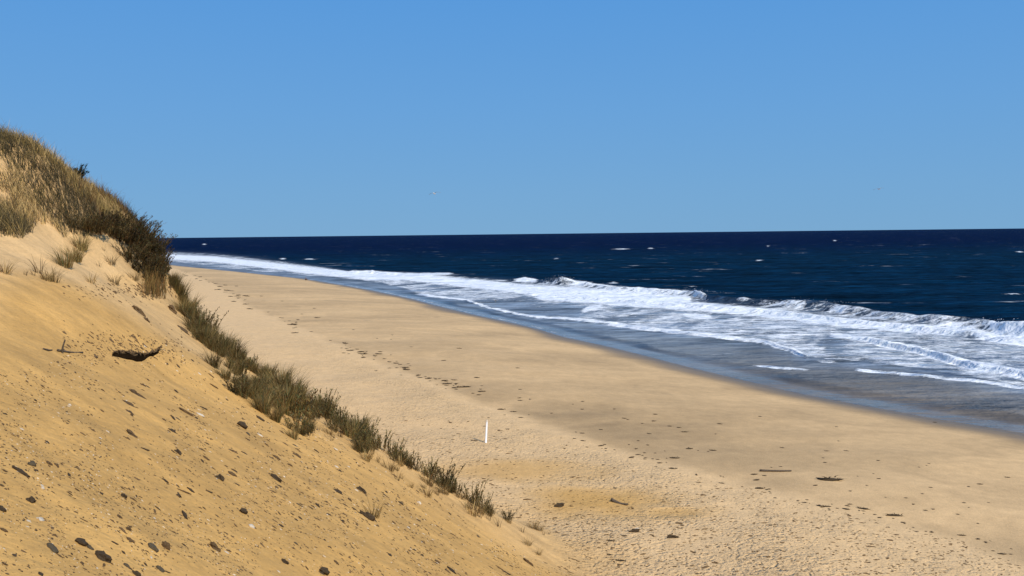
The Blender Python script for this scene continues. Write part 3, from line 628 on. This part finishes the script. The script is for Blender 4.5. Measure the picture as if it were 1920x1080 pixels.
items = [
 ('stone', gk[0], 100, 1031, 42, .45, .28, 'long flat olive-grey stone near the bottom left corner'),
 ('clod', dk[0], 150, 1018, 30, .5, .4, 'dark bark-like clod at the upper end of the chain of three'),
 ('stone', gk[1], 169, 1028, 22, .42, .3, 'slim grey stone in the middle of the chain of three'),
 ('clod', dk[1], 195, 1048, 44, .5, .4, 'largest dark clod, at the lower end of the chain of three'),
 ('stone', gk[2], 288, 1029, 36, .42, .3, 'jagged grey stone left of the upright brown one'),
 ('clod', bk[0], 310, 1026, 22, .6, .5, 'upright wedge of brown earth beside the jagged grey stone'),
 ('stone', gk[3], 237, 1061, 26, .35, .25, 'thin dark sliver of stone below the chain of three'),
 ('stone', gk[0], 302, 1069, 28, .45, .3, 'tapering brown-grey stone at the bottom below the jagged one'),
 ('clod', dk[2], 2, 955, 26, .5, .35, 'dark stone cut off by the left edge of the picture'),
 ('clod', dk[3], 59, 941, 18, .9, .7, 'round dark clod near the left edge'),
 ('stone', gk[1], 60, 872, 18, .9, .6, 'round grey clod with a pale top near the left edge'),
 ('clod', dk[1], 233, 932, 14, .8, .6, 'small squat dark clod alone in the lower dune face'),
 ('clod', bk[1], 242, 993, 16, .6, .5, 'small crescent of brown earth above the jagged grey stone'),
 ('clod', dk[0], 452, 799, 26, .45, .45, 'dark oblong clod high on the right of the dune face'),
 ('clod', dk[2], 489, 787, 18, .35, .3, 'small dark chip right of the high oblong clod'),
 ('clod', dk[3], 414, 899, 22, .5, .5, 'dark clod with a pale top in the middle of the dune face'),
 ('clod', dk[1], 518, 899, 34, .35, .3, 'long dark splinter in the middle right of the dune face'),
 ('clod', dk[0], 455, 961, 16, .8, .7, 'knobbly dark clod above the white pebble'),
 ('clod', dk[2], 689, 971, 30, .5, .5, 'dark clod with a dry tuft growing beside it'),
 ('clod', dk[3], 679, 921, 26, .3, .3, 'thin dark splinter above the clod with the dry tuft'),
 ('clod', dk[1], 535, 1055, 20, .5, .4, 'dark clod near the bottom edge, right of centre of the face'),
 ('clod', dk[0], 606, 1073, 22, .7, .6, 'dark lump on the bottom edge farthest right'),
 ('clod', dk[2], 256, 1078, 18, .7, .6, 'dark lump on the bottom edge between two slivers'),
 ('clod', bk[2], 402, 1028, 24, .5, .4, 'brown crumbling clod in the lower middle of the face'),
 ('clod', dk[3], 335, 850, 20, .5, .4, 'curved dark chip in the centre of the dune face'),
 ('stone', pk[0], 472, 988, 14, .8, .5, 'white wedge-shaped pebble in the lower dune face'),
 ('stone', pk[1], 76, 974, 20, .7, .3, 'pale flat pebble below the round dark clod'),
 ('stone', pk[2], 80, 916, 9, .8, .6, 'tiny bright white pebble near the left edge'),
 ('stone', pk[0], 131, 760, 7, .8, .6, 'tiny white pebble high on the left of the dune face'),
 ('stone', pk[1], 790-4, 944, 12, .7, .5, 'pale pebble on the right edge of the dune face'),
 ('clod', bk[3], 255, 738, 44, .4, .18, 'largest crumbly brown soil patch below the dark hollow'),
 ('clod', bk[0], 241, 757, 36, .4, .18, 'middle crumbly brown soil patch below the dark hollow'),
 ('clod', bk[1], 244, 773, 26, .5, .18, 'lowest crumbly brown soil patch below the dark hollow'),
 ('clod', bk[2], 246, 814, 26, .5, .2, 'small crumbly soil patch well below the other three'),
 ('clod', bk[3], 258, 583, 40, .4, .2, 'ragged brown soil lump under the bluff end'),
 ('clod', bk[1], 276, 601, 22, .4, .25, 'dark end of the ragged soil streak under the bluff end'),
 ('clod', bk[0], 343, 618, 34, .5, .12, 'smooth brown soil patch near the ridge top'),
 ('clod', bk[2], 322, 582, 22, .5, .4, 'lumpy brown clod right below the blackish green bush'),
]
for (nm, me, u_, v_, wpx, asp, th, lab) in items:
    tag(lay(nm, me, u_, v_, wpx*.9, asp, th*1.1 if th > .19 else th*.45), lab, 'clod of earth' if nm == 'clod' else 'stone')

# medium pebbles and splinters on the dune face
pool = [stone_mesh('pebble', M_DARK, 50+k, .6) for k in range(3)]+[stone_mesh('pebble', M_BROWN, 60+k, .7) for k in range(4)]+[stone_mesh('pebble', M_GREY, 66, .5)]+[stone_mesh('pebble', M_PALE, 70, .5)]
poolm = []
cu = rng.uniform(0, 1000, 2200); cv = rng.uniform(640, 1078, 2200)
okk = cv > np.interp(cu, [0, 300, 420, 520, 650, 760, 900, 1000], [740, 680, 700, 770, 850, 910, 1000, 1060]); cu, cv = cu[okk], cv[okk]
cl = fbm(cu/120, cv/60, 131, 3); sel = rng.random(len(cu)) < .45+1.1*cl; cu, cv = cu[sel][:260], cv[sel][:260]
pts, ok = hit(cu, cv)
for k in range(len(cu)):
    p = pts[k]; L = rng.lognormal(math.log(5.6), .4)*p[1]/FPX/2*1.1; me = pool[int(rng.choice(9, p=[.16, .16, .12, .12, .12, .1, .1, .06, .06]))]
    o = bpy.data.objects.new('pebble', me); COL.objects.link(o); o.rotation_euler = slope_rot(p, DOWN+rng.normal(0, .35)); o.scale = (L*rng.uniform(1, 2.1), L*rng.uniform(.45, .8), L*.4)
    o.location = (p[0], p[1], p[2]+L*.05); tag(o, 'small dark or brown pebble half sunk in the orange dune face', 'pebble', 'pebbles strewn over the dune face')
# fine grit: uncountable
def scatter(name, n, uvf, size, mat, amp, lab, ct, dens=None, stretch=(1, 2.2), yaw=DOWN, flat=.45):
    u_, v_ = uvf(n); p, ok = hit(u_, v_); m = ok
    p = p[m]; n = len(p); nr = normal(p[:, 0], p[:, 1]); yw = yaw+rng.normal(0, .5, n)
    f = np.stack([np.cos(yw), np.sin(yw), np.zeros(n)], 1); f -= nr*(f*nr).sum(1, keepdims=True); f /= np.linalg.norm(f, axis=1, keepdims=True); s_ = np.cross(nr, f)
    L = size(n)*p[:, 1]/FPX/2; Bv = IV1[None]*(1+.35*rng.standard_normal((n, len(IV1), 1))*.6)
    sx = (L*rng.uniform(*stretch, n))[:, None, None]; sy = (L*rng.uniform(.5, .9, n))[:, None, None]; sz = (L*flat)[:, None, None]
    V = p[:, None]+f[:, None]*Bv[..., 0:1]*sx+s_[:, None]*Bv[..., 1:2]*sy+nr[:, None]*Bv[..., 2:3]*sz
    F = (IF1[None]+(np.arange(n)*len(IV1))[:, None, None]).reshape(-1, 3)
    o = mk(name, V.reshape(-1, 3), F, mat, smooth=False); tag(o, lab, ct, kind='stuff'); return o
def uv_dune(n):
    u_ = rng.uniform(0, 1080, n*3); v_ = rng.uniform(560, 1079, n*3)
    lim = np.interp(u_, [0, 300, 420, 520, 650, 760, 900, 1000, 1080], [700, 640, 690, 760, 840, 900, 985, 1040, 1079])
    c = fbm(u_/90+v_/200, v_/50-u_/80, 141, 4); m = (v_ > lim-30*c) & (rng.random(n*3) < .40+1.3*c+.25*ss(700, 900, v_)); return u_[m][:n], v_[m][:n]
scatter('grit', 4800, uv_dune, lambda n: rng.lognormal(math.log(2.7), .42, n), M_BROWN, .3, 'fine brown grit and bark flakes over the orange dune face', 'grit')
scatter('grit', 1300, uv_dune, lambda n: rng.lognormal(math.log(3.0), .4, n), M_DARK, .3, 'fine blackish grit over the orange dune face', 'grit')
scatter('grit', 1300, uv_dune, lambda n: rng.lognormal(math.log(2.2), .35, n), M_PALE, .3, 'fine pale shell grit over the orange dune face', 'grit')
def uv_scarp(n):
    t = rng.random(n); u_ = rng.normal(0, 1, n)*60+np.where(t < .6, 230, 250); v_ = np.where(t < .6, rng.normal(650, 16, n), rng.normal(545, 10, n)); return np.clip(u_, 120, 340), v_
scatter('grit', 800, uv_scarp, lambda n: rng.lognormal(math.log(3.2), .45, n), M_BROWN, .3, 'crumbs of earth around the dark hollow and scarp', 'grit')

# wrack on the beach
def uv_wrack(L, n, j):
    def f(m): a, b = along_pts(L, n, j); return a, b
    return f
W1 = [(335, 506), (400, 531), (440, 555), (470, 575), (560, 612), (640, 648), (700, 668), (760, 690), (830, 716), (870, 726), (930, 738)]
W2 = [(1045, 803), (1090, 818), (1140, 835), (1180, 850), (1230, 862), (1290, 880), (1340, 893), (1400, 905), (1440, 918), (1492, 938), (1549, 950), (1609, 962), (1687, 985), (1740, 993), (1804, 1010), (1880, 1039), (1916, 1052)]
def weed_mesh(s):
    parts = []; n_ = 46; a = rng.uniform(0, 2*PI, n_); r = np.sqrt(rng.random(n_))
    base = np.stack([np.cos(a)*r*.8, np.sin(a)*r*.6, rng.uniform(-.1, .25, n_)], 1)
    V, F, C = blades(base, rng.uniform(.15, .5, n_), rng.uniform(0, 2*PI, n_), rng.uniform(1.0, 2.2, n_), rng.uniform(.06, .14, n_), np.tile(DRK, (n_, 1)))
    b0 = rough(IV1, s, .8, 2)*np.array([.8, .6, .3]); V = np.concatenate([V, b0]); F3 = IF1+len(V)-len(b0)
    F = np.concatenate([np.concatenate([F[:, [0, 1, 2]], F[:, [0, 2, 3]]]), F3]); return mk('seaweed_clump', V, F, M_WEED, link=False)
WD = [weed_mesh(80+k) for k in range(5)]
def weed(u_, v_, wpx, lab, grp=None, asp=.5, yaw=None):
    p, ok = hit([u_], [v_]); p = p[0]; L = wpx*p[1]/FPX/2
    o = bpy.data.objects.new('seaweed_clump', WD[int(rng.integers(5))]); COL.objects.link(o); o.rotation_euler = slope_rot(p, rng.normal(0, .35) if yaw is None else yaw)
    o.scale = (L, max(L*asp*rng.uniform(.8, 1.6), .05*p[1]/20), L*.5); o.location = (p[0], p[1], p[2]); return tag(o, lab, 'seaweed', grp)
for (L, n_, j, lab, g) in [(W1, 150, 4.0, 'small dark seaweed scrap in the far wrack line along the beach', 'seaweed scraps of the far wrack line'),
                           (W2, 110, 4.5, 'small dark seaweed scrap in the near wrack line along the beach', 'seaweed scraps of the near wrack line')]:
    a, b = along_pts(L, n_, j)
    for k in range(n_):
        if fbm(a[k]/28, b[k]*0, 401, 3) < -.12: continue
        weed(a[k], b[k]+rng.normal(0, 1)*np.interp(a[k], [400, 1000], [2, 6]), float(np.clip(rng.lognormal(math.log(8.0), .5), 3, 17)), lab, g, asp=.5)
for k in range(110):
    u_ = rng.uniform(400, 1900); v_ = np.interp(u_, [400, 830, 1200, 1900], [528, 700, 800, 960])+rng.normal(0, 1)*np.interp(u_, [400, 1000, 1900], [8, 30, 45])
    weed(u_, v_, rng.lognormal(math.log(8), .4), 'tiny dark scrap scattered on the open lower beach', 'scraps scattered on the lower beach')
for (u_, v_, w_, lab) in [(1425, 916, 28, 'biggest dark seaweed heap, on the near wrack line'), (1549, 950, 26, 'long dark weed strip on the near wrack line right of the biggest heap'),
    (1804, 1004, 20, 'mounded weed clump near the right edge of the beach'), (1880, 1039, 22, 'flat weed clump in the bottom right corner'), (1266, 859, 24, 'thin weed strand lying above the near wrack line'),
    (1273, 802, 13, 'small dark weed knot above its longer neighbour on the lower beach'), (1284, 810, 17, 'flat weed strand just below the small knot on the lower beach'), (595, 596, 14, 'lone brown clump on the smooth far beach'),
    (940, 768, 22, 'left weed strand just above the white post'), (963, 772, 16, 'right weed strand just above the white post'), (977, 783, 12, 'short dark weed dash right of the white post'), (870, 726, 34, 'long dark weed strip at the near end of the far wrack line'),
    (838, 720, 24, 'dark weed strip left of the long one on the far wrack line'), (905, 734, 16, 'weed knot ending the far wrack line'), (1676, 967, 44, 'long thin weed line towards the right of the near wrack'),
    (1834, 1011, 12, 'small weed clump right of the mounded one'), (1838, 908, 14, 'lone dark scrap on the right of the lower beach'), (1558, 900, 60, 'long faint weed strand right of the lying stick'), (890, 826, 18, 'short dark strand laid as a shadow left of the foot of the white post'),  # strand at the post's foot: its cast shadow laid as a dark weed mesh
    (1425, 781, 9, 'lone dot of weed in mid beach below the swash'), (1753, 792, 9, 'lone dot of weed near the water on the right')]:
    weed(u_, v_, w_, lab, asp=.35, yaw=0)
def uv_up(n):
    u_ = rng.uniform(620, 1919, n*3); v_ = rng.uniform(780, 1079, n*3)
    wl = np.interp(u_, [600, 830, 1045, 1230, 1400, 1609, 1804, 1919], [740, 760, 812, 872, 912, 968, 1014, 1060]); rl = RR(np.clip(u_, 312, 1060))
    m = (v_ > wl) & ((u_ > 1060) | (v_ < rl)) & (rng.random(n*3) < .25+.75*ss(850, 1000, v_)); return u_[m][:n], v_[m][:n]
scatter('shell_grit', 2600, uv_up, lambda n: rng.lognormal(math.log(2.9), .35, n), M_BROWN, .3, 'fine brown grit over the trampled upper beach', 'grit', yaw=0)

# driftwood and lumps on the sand fan
def stick(name, p0, p1, r, mat, bend=.06, lab=None, cat_='driftwood', parent=None, taper=.6):
    p0 = np.array(p0, float); p1 = np.array(p1, float); k = 9; sd = 8; t = np.linspace(0, 1, k); ax = (p1-p0); Ln = np.linalg.norm(ax); ax /= Ln
    a = np.cross(ax, [0, 0, 1.0]); a = a/np.linalg.norm(a) if np.linalg.norm(a) > .1 else np.array([1., 0, 0]); b = np.cross(ax, a)
    c = p0+np.outer(t, p1-p0)+np.outer(np.sin(t*PI)*Ln*bend, b)+np.outer(vn(t*4+r*91, t*0, 3)*Ln*.04, a)
    rad = r*(1-t*(1-taper))*(1+.3*vn(t*6, t*0+r*50, 5)); th = np.linspace(0, 2*PI, sd, endpoint=False)
    V = c[:, None]+rad[:, None, None]*(np.cos(th)[None, :, None]*a+np.sin(th)[None, :, None]*b)
    V = np.concatenate([V.reshape(-1, 3), c[:1], c[-1:]]); F = grid_faces(k, sd, True)
    F = np.concatenate([np.concatenate([F[:, [0, 1, 2]], F[:, [0, 2, 3]]]), [[k*sd, (j+1) % sd, j] for j in range(sd)], [[k*sd+1, (k-1)*sd+j, (k-1)*sd+(j+1) % sd] for j in range(sd)]])
    o = mk(name, V, F, mat, parent=parent)
    if lab: tag(o, lab, cat_)
    return o
def P1(u_, v_, dz=0): p, ok = hit([u_], [v_]); return p[0]+np.array([0, 0, dz])
stick('driftwood', P1(1147, 940, .08), P1(1176, 948, .06), .10, M_WOOD, .1, 'dark broken driftwood on the tip of the orange sand fan')
stick('driftwood', P1(1425, 884, .05), P1(1484, 884.5, .05), .07, M_WOOD, .0, 'long dark stick lying level above the biggest seaweed heap')
tag(lay('clod', dk[1], 1049, 949, 20, .6, .5, 0), 'dark arched lump alone on the sand fan', 'clod of earth')
tag(lay('clod', dk[2], 1190, 997, 17, .6, .5, 0), 'dark lump with a white chip on its top, below the sand fan', 'clod of earth')
tag(lay('stone', pk[2], 1194, 994, 7, .8, .7, 0, sink=-.3), 'white chip resting on a dark lump below the sand fan', 'stone')
tag(lay('clod', dk[3], 1262, 1008, 20, .4, .35, 0), 'flat dark lump farthest right below the sand fan', 'clod of earth')
for (u_, v_, w_, lab) in [(1146, 1014, 20, 'thin weed strand left of the lump with the white chip'), (1143, 1040, 16, 'upper weed scrap of the pair near the bottom edge'), (1164, 1051, 24, 'lower weed scrap of the pair near the bottom edge'), (1170, 1005, 16, 'faint weed strand just left of the white-chipped lump')]:
    weed(u_, v_, w_, lab, asp=.4, yaw=-.3)
# twigs on the dune
b0 = P1(117, 662, -.05); dpt = b0[1]
stick('twig', b0, at_depth(122, 637, dpt), .028, M_WOOD, -.06, 'short upright twig standing in the smooth dune sand', 'twig')
stick('twig', P1(108, 659, .03), P1(155, 663, .03), .030, M_WOOD, .02, 'dark twig lying at the foot of the upright twig', 'twig')
stick('twig', P1(82, 656, .02), P1(98, 658, .02), .026, M_WOOD, .02, 'short brown twig lying left of the upright twig', 'twig')
# hollow with a crumbling lip; its shade is a raised near-black sheet
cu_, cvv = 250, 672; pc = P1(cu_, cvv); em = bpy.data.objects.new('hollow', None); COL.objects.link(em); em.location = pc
tag(em, 'crescent hollow in the dune face with a ragged crumbling lip, its shade a dark mesh', 'hollow')
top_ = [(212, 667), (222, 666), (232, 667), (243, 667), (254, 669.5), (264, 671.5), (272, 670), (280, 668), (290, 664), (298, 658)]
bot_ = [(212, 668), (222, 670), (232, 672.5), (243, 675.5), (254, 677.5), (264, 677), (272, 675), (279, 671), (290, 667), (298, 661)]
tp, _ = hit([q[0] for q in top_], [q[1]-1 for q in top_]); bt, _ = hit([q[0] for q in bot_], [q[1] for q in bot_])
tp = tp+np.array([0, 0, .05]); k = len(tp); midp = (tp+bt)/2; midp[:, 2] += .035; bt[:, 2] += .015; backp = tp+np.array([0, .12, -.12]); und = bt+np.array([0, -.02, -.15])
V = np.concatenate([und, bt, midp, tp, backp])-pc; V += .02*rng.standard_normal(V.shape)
mk('hollow_shade', V, grid_faces(5, k), M_SHADE, parent=em, smooth=False)
tt_ = np.linspace(0, len(tp)-1, 60); ii = np.clip(tt_.astype(int), 0, len(tp)-2); fr_ = (tt_-ii)[:, None]; ctr = tp[ii]*(1-fr_)+tp[ii+1]*fr_-pc
rows = [ctr+np.array([0, -.03+dy_, dz_])+np.stack([rng.normal(0, .015, 60), rng.normal(0, .02, 60), rng.normal(0, .022, 60)], 1) for dy_, dz_ in [(.02, -.05), (-.03, -.01), (-.01, .03), (.07, .05), (.18, .04), (.3, .0)]]
mk('lip', np.concatenate(rows), grid_faces(6, 60), M_BROWN, parent=em, smooth=False)

# ------------------------------------------------------------------ white post
p = P1(911, 830); dp = p[1]; topp = at_depth(913, 787.5, dp); hgt = topp[2]-p[2]
em = bpy.data.objects.new('white_post', None); COL.objects.link(em); em.location = p; tag(em, 'white painted post standing upright in the trampled sand', 'post')
import bmesh
def tube(r0, r1, z0, z1, sd=16, lean=(0, 0)):
    th = np.linspace(0, 2*PI, sd, endpoint=False); rings = [(r0, z0), (r0, z0+.0), (r1, z1-.02), (r1*.8, z1)]
    V = np.concatenate([np.stack([r*np.cos(th)+lean[0]*z_, r*np.sin(th)+lean[1]*z_, np.full(sd, z_)], 1) for r, z_ in rings]+[[[lean[0]*z1, lean[1]*z1, z1]]])
    F = grid_faces(4, sd, True); F = np.concatenate([np.concatenate([F[:, [0, 1, 2]], F[:, [0, 2, 3]]]), [[3*sd+j, 3*sd+(j+1) % sd, 4*sd] for j in range(sd)]]); return V, F
ln = ((topp[0]-p[0])/hgt, 0)
V, F = tube(.062, .052, -.3, hgt*.93, lean=ln); mk('shaft', V, F, M_WHITE, parent=em)
V, F = tube(.066, .050, hgt*.93, hgt, lean=ln); o = mk('cap', V, F, M_PALE, parent=em)

# ------------------------------------------------------------------ small figure and gulls
def skin(name, pts, edges, rad, mat, parent=None, lv=1):
    me = bpy.data.meshes.new(name); me.from_pydata([tuple(q) for q in pts], edges, []); o = bpy.data.objects.new(name, me); COL.objects.link(o)
    m = o.modifiers.new('s', 'SKIN'); me.skin_vertices.new() if not me.skin_vertices else None
    for i, r in enumerate(rad): me.skin_vertices[0].data[i].radius = (r, r) if not hasattr(r, '__len__') else r
    me.skin_vertices[0].data[0].use_root = True
    sb = o.modifiers.new('b', 'SUBSURF'); sb.levels = lv; sb.render_levels = lv; me.materials.append(mat)
    if parent: o.parent = parent
    return o
def flat(name, c, r=.8):
    m, nt, b, nd, L = newmat(name); b.inputs['Base Color'].default_value = (*c, 1); b.inputs['Roughness'].default_value = r
    n1 = noise(nt, pos(nt), 12, 3); L.new(mixc(nt, mapr(nt, n1, .3, .7, 0, 1), tuple(k*.8 for k in c), c), b.inputs['Base Color']); return m
M_CLOTH = flat('dark_cloth', (.02, .022, .03)); M_SKIN = flat('skin', (.45, .26, .18)); M_HAIR = flat('dark_hair', (.03, .02, .012)); M_TR = flat('brown_cloth', (.10, .06, .035)); M_FEA = flat('white_feather', (.75, .75, .75)); M_GF = flat('grey_feather', (.30, .32, .34)); M_BILL = flat('yellow_bill', (.6, .4, .05))
pp = P1(573, 525.5); em = bpy.data.objects.new('person', None); COL.objects.link(em); em.location = pp; em.rotation_euler = (0, 0, math.radians(-50)); tag(em, 'tiny person in dark clothes sitting at the edge of the far surf', 'person')
# seated, facing local +Y; knees up
J = [(0, 0, .13), (0, .0, .32), (0, .02, .52), (0, .05, .60), (0, .08, .72), (0, .09, .82), (0, .08, .88),
     (-.10, .04, .12), (-.14, .40, .42), (-.13, .62, .07), (-.13, .76, .04), (.10, .04, .12), (.14, .40, .42), (.13, .62, .07), (.13, .76, .04),
     (-.19, .03, .54), (-.24, .20, .36), (-.14, .42, .44), (-.06, .50, .43), (.19, .03, .54), (.24, .20, .36), (.14, .44, .46), (.06, .52, .44)]
E = [(0, 1), (1, 2), (2, 3), (3, 4), (4, 5), (5, 6), (0, 7), (7, 8), (8, 9), (9, 10), (0, 11), (11, 12), (12, 13), (13, 14), (2, 15), (15, 16), (16, 17), (17, 18), (2, 19), (19, 20), (20, 21), (21, 22)]
Rr = [.15, .14, .15, .06, .085, .10, .06, .10, .07, .045, .04, .10, .07, .045, .04, .065, .05, .035, .03, .065, .05, .035, .03]
skin('body', J, E, Rr, M_SKIN, em)
Jc = [J[0], J[1], J[2], J[15], J[16], J[17], J[19], J[20], J[21]]
skin('jacket', Jc, [(0, 1), (1, 2), (2, 3), (3, 4), (4, 5), (2, 6), (6, 7), (7, 8)], [.175, .165, .175, .085, .07, .05, .085, .07, .05], M_CLOTH, em)
skin('trousers', [J[0], J[7], J[8], J[9], J[11], J[12], J[13]], [(0, 1), (1, 2), (2, 3), (0, 4), (4, 5), (5, 6)], [.17, .115, .085, .06, .115, .085, .06], M_TR, em)
skin('hair', [(0, .06, .80), (0, .05, .88), (0, .08, .93)], [(0, 1), (1, 2)], [.09, .10, .07], M_HAIR, em)

def gull_body(em, fly):
    skin('body', [(0, -.22, .0), (0, -.10, .01), (0, .05, .02), (0, .18, .06), (0, .26, .11), (0, .31, .11)], [(0, 1), (1, 2), (2, 3), (3, 4), (4, 5)], [.02, .06, .075, .05, .042, .02], M_FEA, em)
    skin('bill', [(0, .32, .11), (0, .38, .095)], [(0, 1)], [.014, .006], M_BILL, em, 0)
    for s_ in (-1, 1):
        if fly: P_ = [(0, .06, .04), (.22*s_, .12, .14), (.48*s_, .05, .10), (.72*s_, -.08, .03)]; ch = [.14, .13, .10, .02]
        else: P_ = [(.055*s_, .12, .04), (.075*s_, .0, .035), (.06*s_, -.16, .03), (.02*s_, -.30, .03)]; ch = [.03, .05, .035, .008]
        V = [];
        for (a, b, c), w_ in zip(P_, ch):
            if fly: V += [(a, b+w_*.4, c), (a, b, c+.012), (a, b-w_*.6, c-.004), (a, b, c-.010)]
            else: V += [(a, b, c+w_), (a+.012*s_, b, c), (a, b, c-w_), (a-.012*s_, b, c)]
        F = []
        for i in range(3):
            for j in range(4): F.append((i*4+j, i*4+(j+1) % 4, i*4+4+(j+1) % 4, i*4+4+j))
        F += [(0, 1, 2, 3), (12, 13, 14, 15)]
        mk('wing', V, F, M_GF, parent=em)
    tl = mk('tail', [(-.02, -.20, .0), (.02, -.20, .0), (.06, -.34, .0), (-.06, -.34, .0), (-.02, -.20, .012), (.02, -.20, .012), (.06, -.34, .008), (-.06, -.34, .008)], [(0, 1, 2, 3), (7, 6, 5, 4), (0, 4, 5, 1), (1, 5, 6, 2), (2, 6, 7, 3), (3, 7, 4, 0)], M_FEA, parent=em, smooth=False)
    if not fly:
        for s_ in (-1, 1): skin('leg', [(.03*s_, -.01, -.04), (.03*s_, 0, -.11), (.03*s_, -.01, -.18), (.03*s_, .04, -.19)], [(0, 1), (1, 2), (2, 3)], [.012, .008, .008, .008], M_BILL, em, 0)
for (u_, v_, dep, rz, sc, lab) in [(815, 363.5, 118, 1.2, 1.3, 'gull gliding low in the sky above the far surf'), (1648, 355, 130, 1.75, 1.3, 'gull gliding in the sky at the right, over the open sea')]:
    em = bpy.data.objects.new('gull', None); COL.objects.link(em); em.location = at_depth(u_, v_, dep); em.rotation_euler = (0, .15, rz+PI/2); em.scale = (sc,)*3; tag(em, lab, 'bird'); gull_body(em, True)
for (u_, v_, sc, lab) in [(410, 500, 1.6, 'gull standing in the farthest wash'), (929, 566, 1.5, 'gull standing in the thin wash in front of the foam')]:
    q = at_z(u_, v_, .05); em = bpy.data.objects.new('gull', None); COL.objects.link(em); em.location = (q[0], q[1], .05+.2*sc); em.scale = (sc,)*3; em.rotation_euler = (0, 0, 1.2); tag(em, lab, 'bird'); gull_body(em, False)

# wind-torn spray over the two tallest breakers
sp = []; 
for (u_, v_, n_, hh_, ww) in [(1052, 534, 420, 1.9, 4.0), (1885, 622, 420, 1.1, 4.5), (985, 527, 120, .9, 2.5), (1500, 574, 260, .9, 6), (1290, 554, 200, 1.1, 5), (680, 512, 140, .8, 6)]:
    c = at_z(u_, v_, 0.0); r = rng.normal(0, 1, (n_, 3)); h_ = hh_*(.55+.75*np.abs(rng.normal(0, .5, n_)))*np.exp(-(r[:, 0]/1.6)**2)
    sp.append(np.stack([c[0]+r[:, 0]*ww, c[1]+2.0+r[:, 1]*1.3, .2+h_], 1))
sp = np.concatenate(sp); ns = len(sp); sz = rng.lognormal(math.log(.024), .45, ns)
V = sp[:, None]+IV1[None]*sz[:, None, None]; Fs = (IF1[None]+(np.arange(ns)*len(IV1))[:, None, None]).reshape(-1, 3)
M_SPRAY = flat('spray_droplets', (.88, .90, .92)); o = mk('spray', V.reshape(-1, 3), Fs, M_SPRAY); tag(o, 'white spray torn off the tops of the breakers', 'spray', kind='stuff')

# ------------------------------------------------------------------ light
sv = np.array([.50, -.62, 0]); sv /= np.linalg.norm(sv); el = math.radians(44)
sd_ = Vector((sv[0]*math.cos(el), sv[1]*math.cos(el), math.sin(el)))
ld = bpy.data.lights.new('sun', 'SUN'); ld.energy = 4.2; ld.angle = math.radians(.53); ld.color = (1, .93, .82)
lo = bpy.data.objects.new('sun', ld); COL.objects.link(lo); lo.rotation_euler = sd_.to_track_quat('Z', 'Y').to_euler()
wd = bpy.data.worlds.new('World'); S.world = wd; wd.use_nodes = True; nt = wd.node_tree
bg = nt.nodes['Background']; sk = nt.nodes.new('ShaderNodeTexSky'); sk.sky_type = 'NISHITA'; sk.sun_disc = False
sk.sun_elevation = el; sk.sun_rotation = math.atan2(sv[0], sv[1]); sk.air_density = 1.0; sk.dust_density = 0.0; sk.ozone_density = 3.0; sk.altitude = 0
tcn = nt.nodes.new('ShaderNodeTexCoord'); sx = nt.nodes.new('ShaderNodeSeparateXYZ'); nt.links.new(tcn.outputs['Generated'], sx.inputs[0])
rp = nt.nodes.new('ShaderNodeValToRGB'); nt.links.new(sx.outputs['Z'], rp.inputs[0])
es = rp.color_ramp.elements; es[0].position = 0.0; es[1].position = 1.0
def stop(pos_, c):
    e_ = es.new(pos_); e_.color = (*srgb(*c), 1)
es[0].color = (*srgb(114, 166, 209), 1); es[1].color = (*srgb(60, 120, 200), 1)
stop(.05, (112, 165, 212)); stop(.14, (103, 161, 217)); stop(.27, (88, 153, 219)); stop(.5, (72, 136, 212))
vs = nt.nodes.new('ShaderNodeVectorMath'); vs.operation = 'SCALE'; nt.links.new(rp.outputs[0], vs.inputs[0]); vs.inputs['Scale'].default_value = 1/.12
mx = nt.nodes.new('ShaderNodeMix'); mx.data_type = 'RGBA'; mx.inputs[0].default_value = .97; nt.links.new(sk.outputs[0], mx.inputs[6]); nt.links.new(vs.outputs[0], mx.inputs[7])
nt.links.new(mx.outputs[2], bg.inputs[0]); bg.inputs[1].default_value = .12
S.view_settings.view_transform = 'Standard'; S.view_settings.look = 'None'; S.view_settings.gamma = 1; S.view_settings.exposure = 0
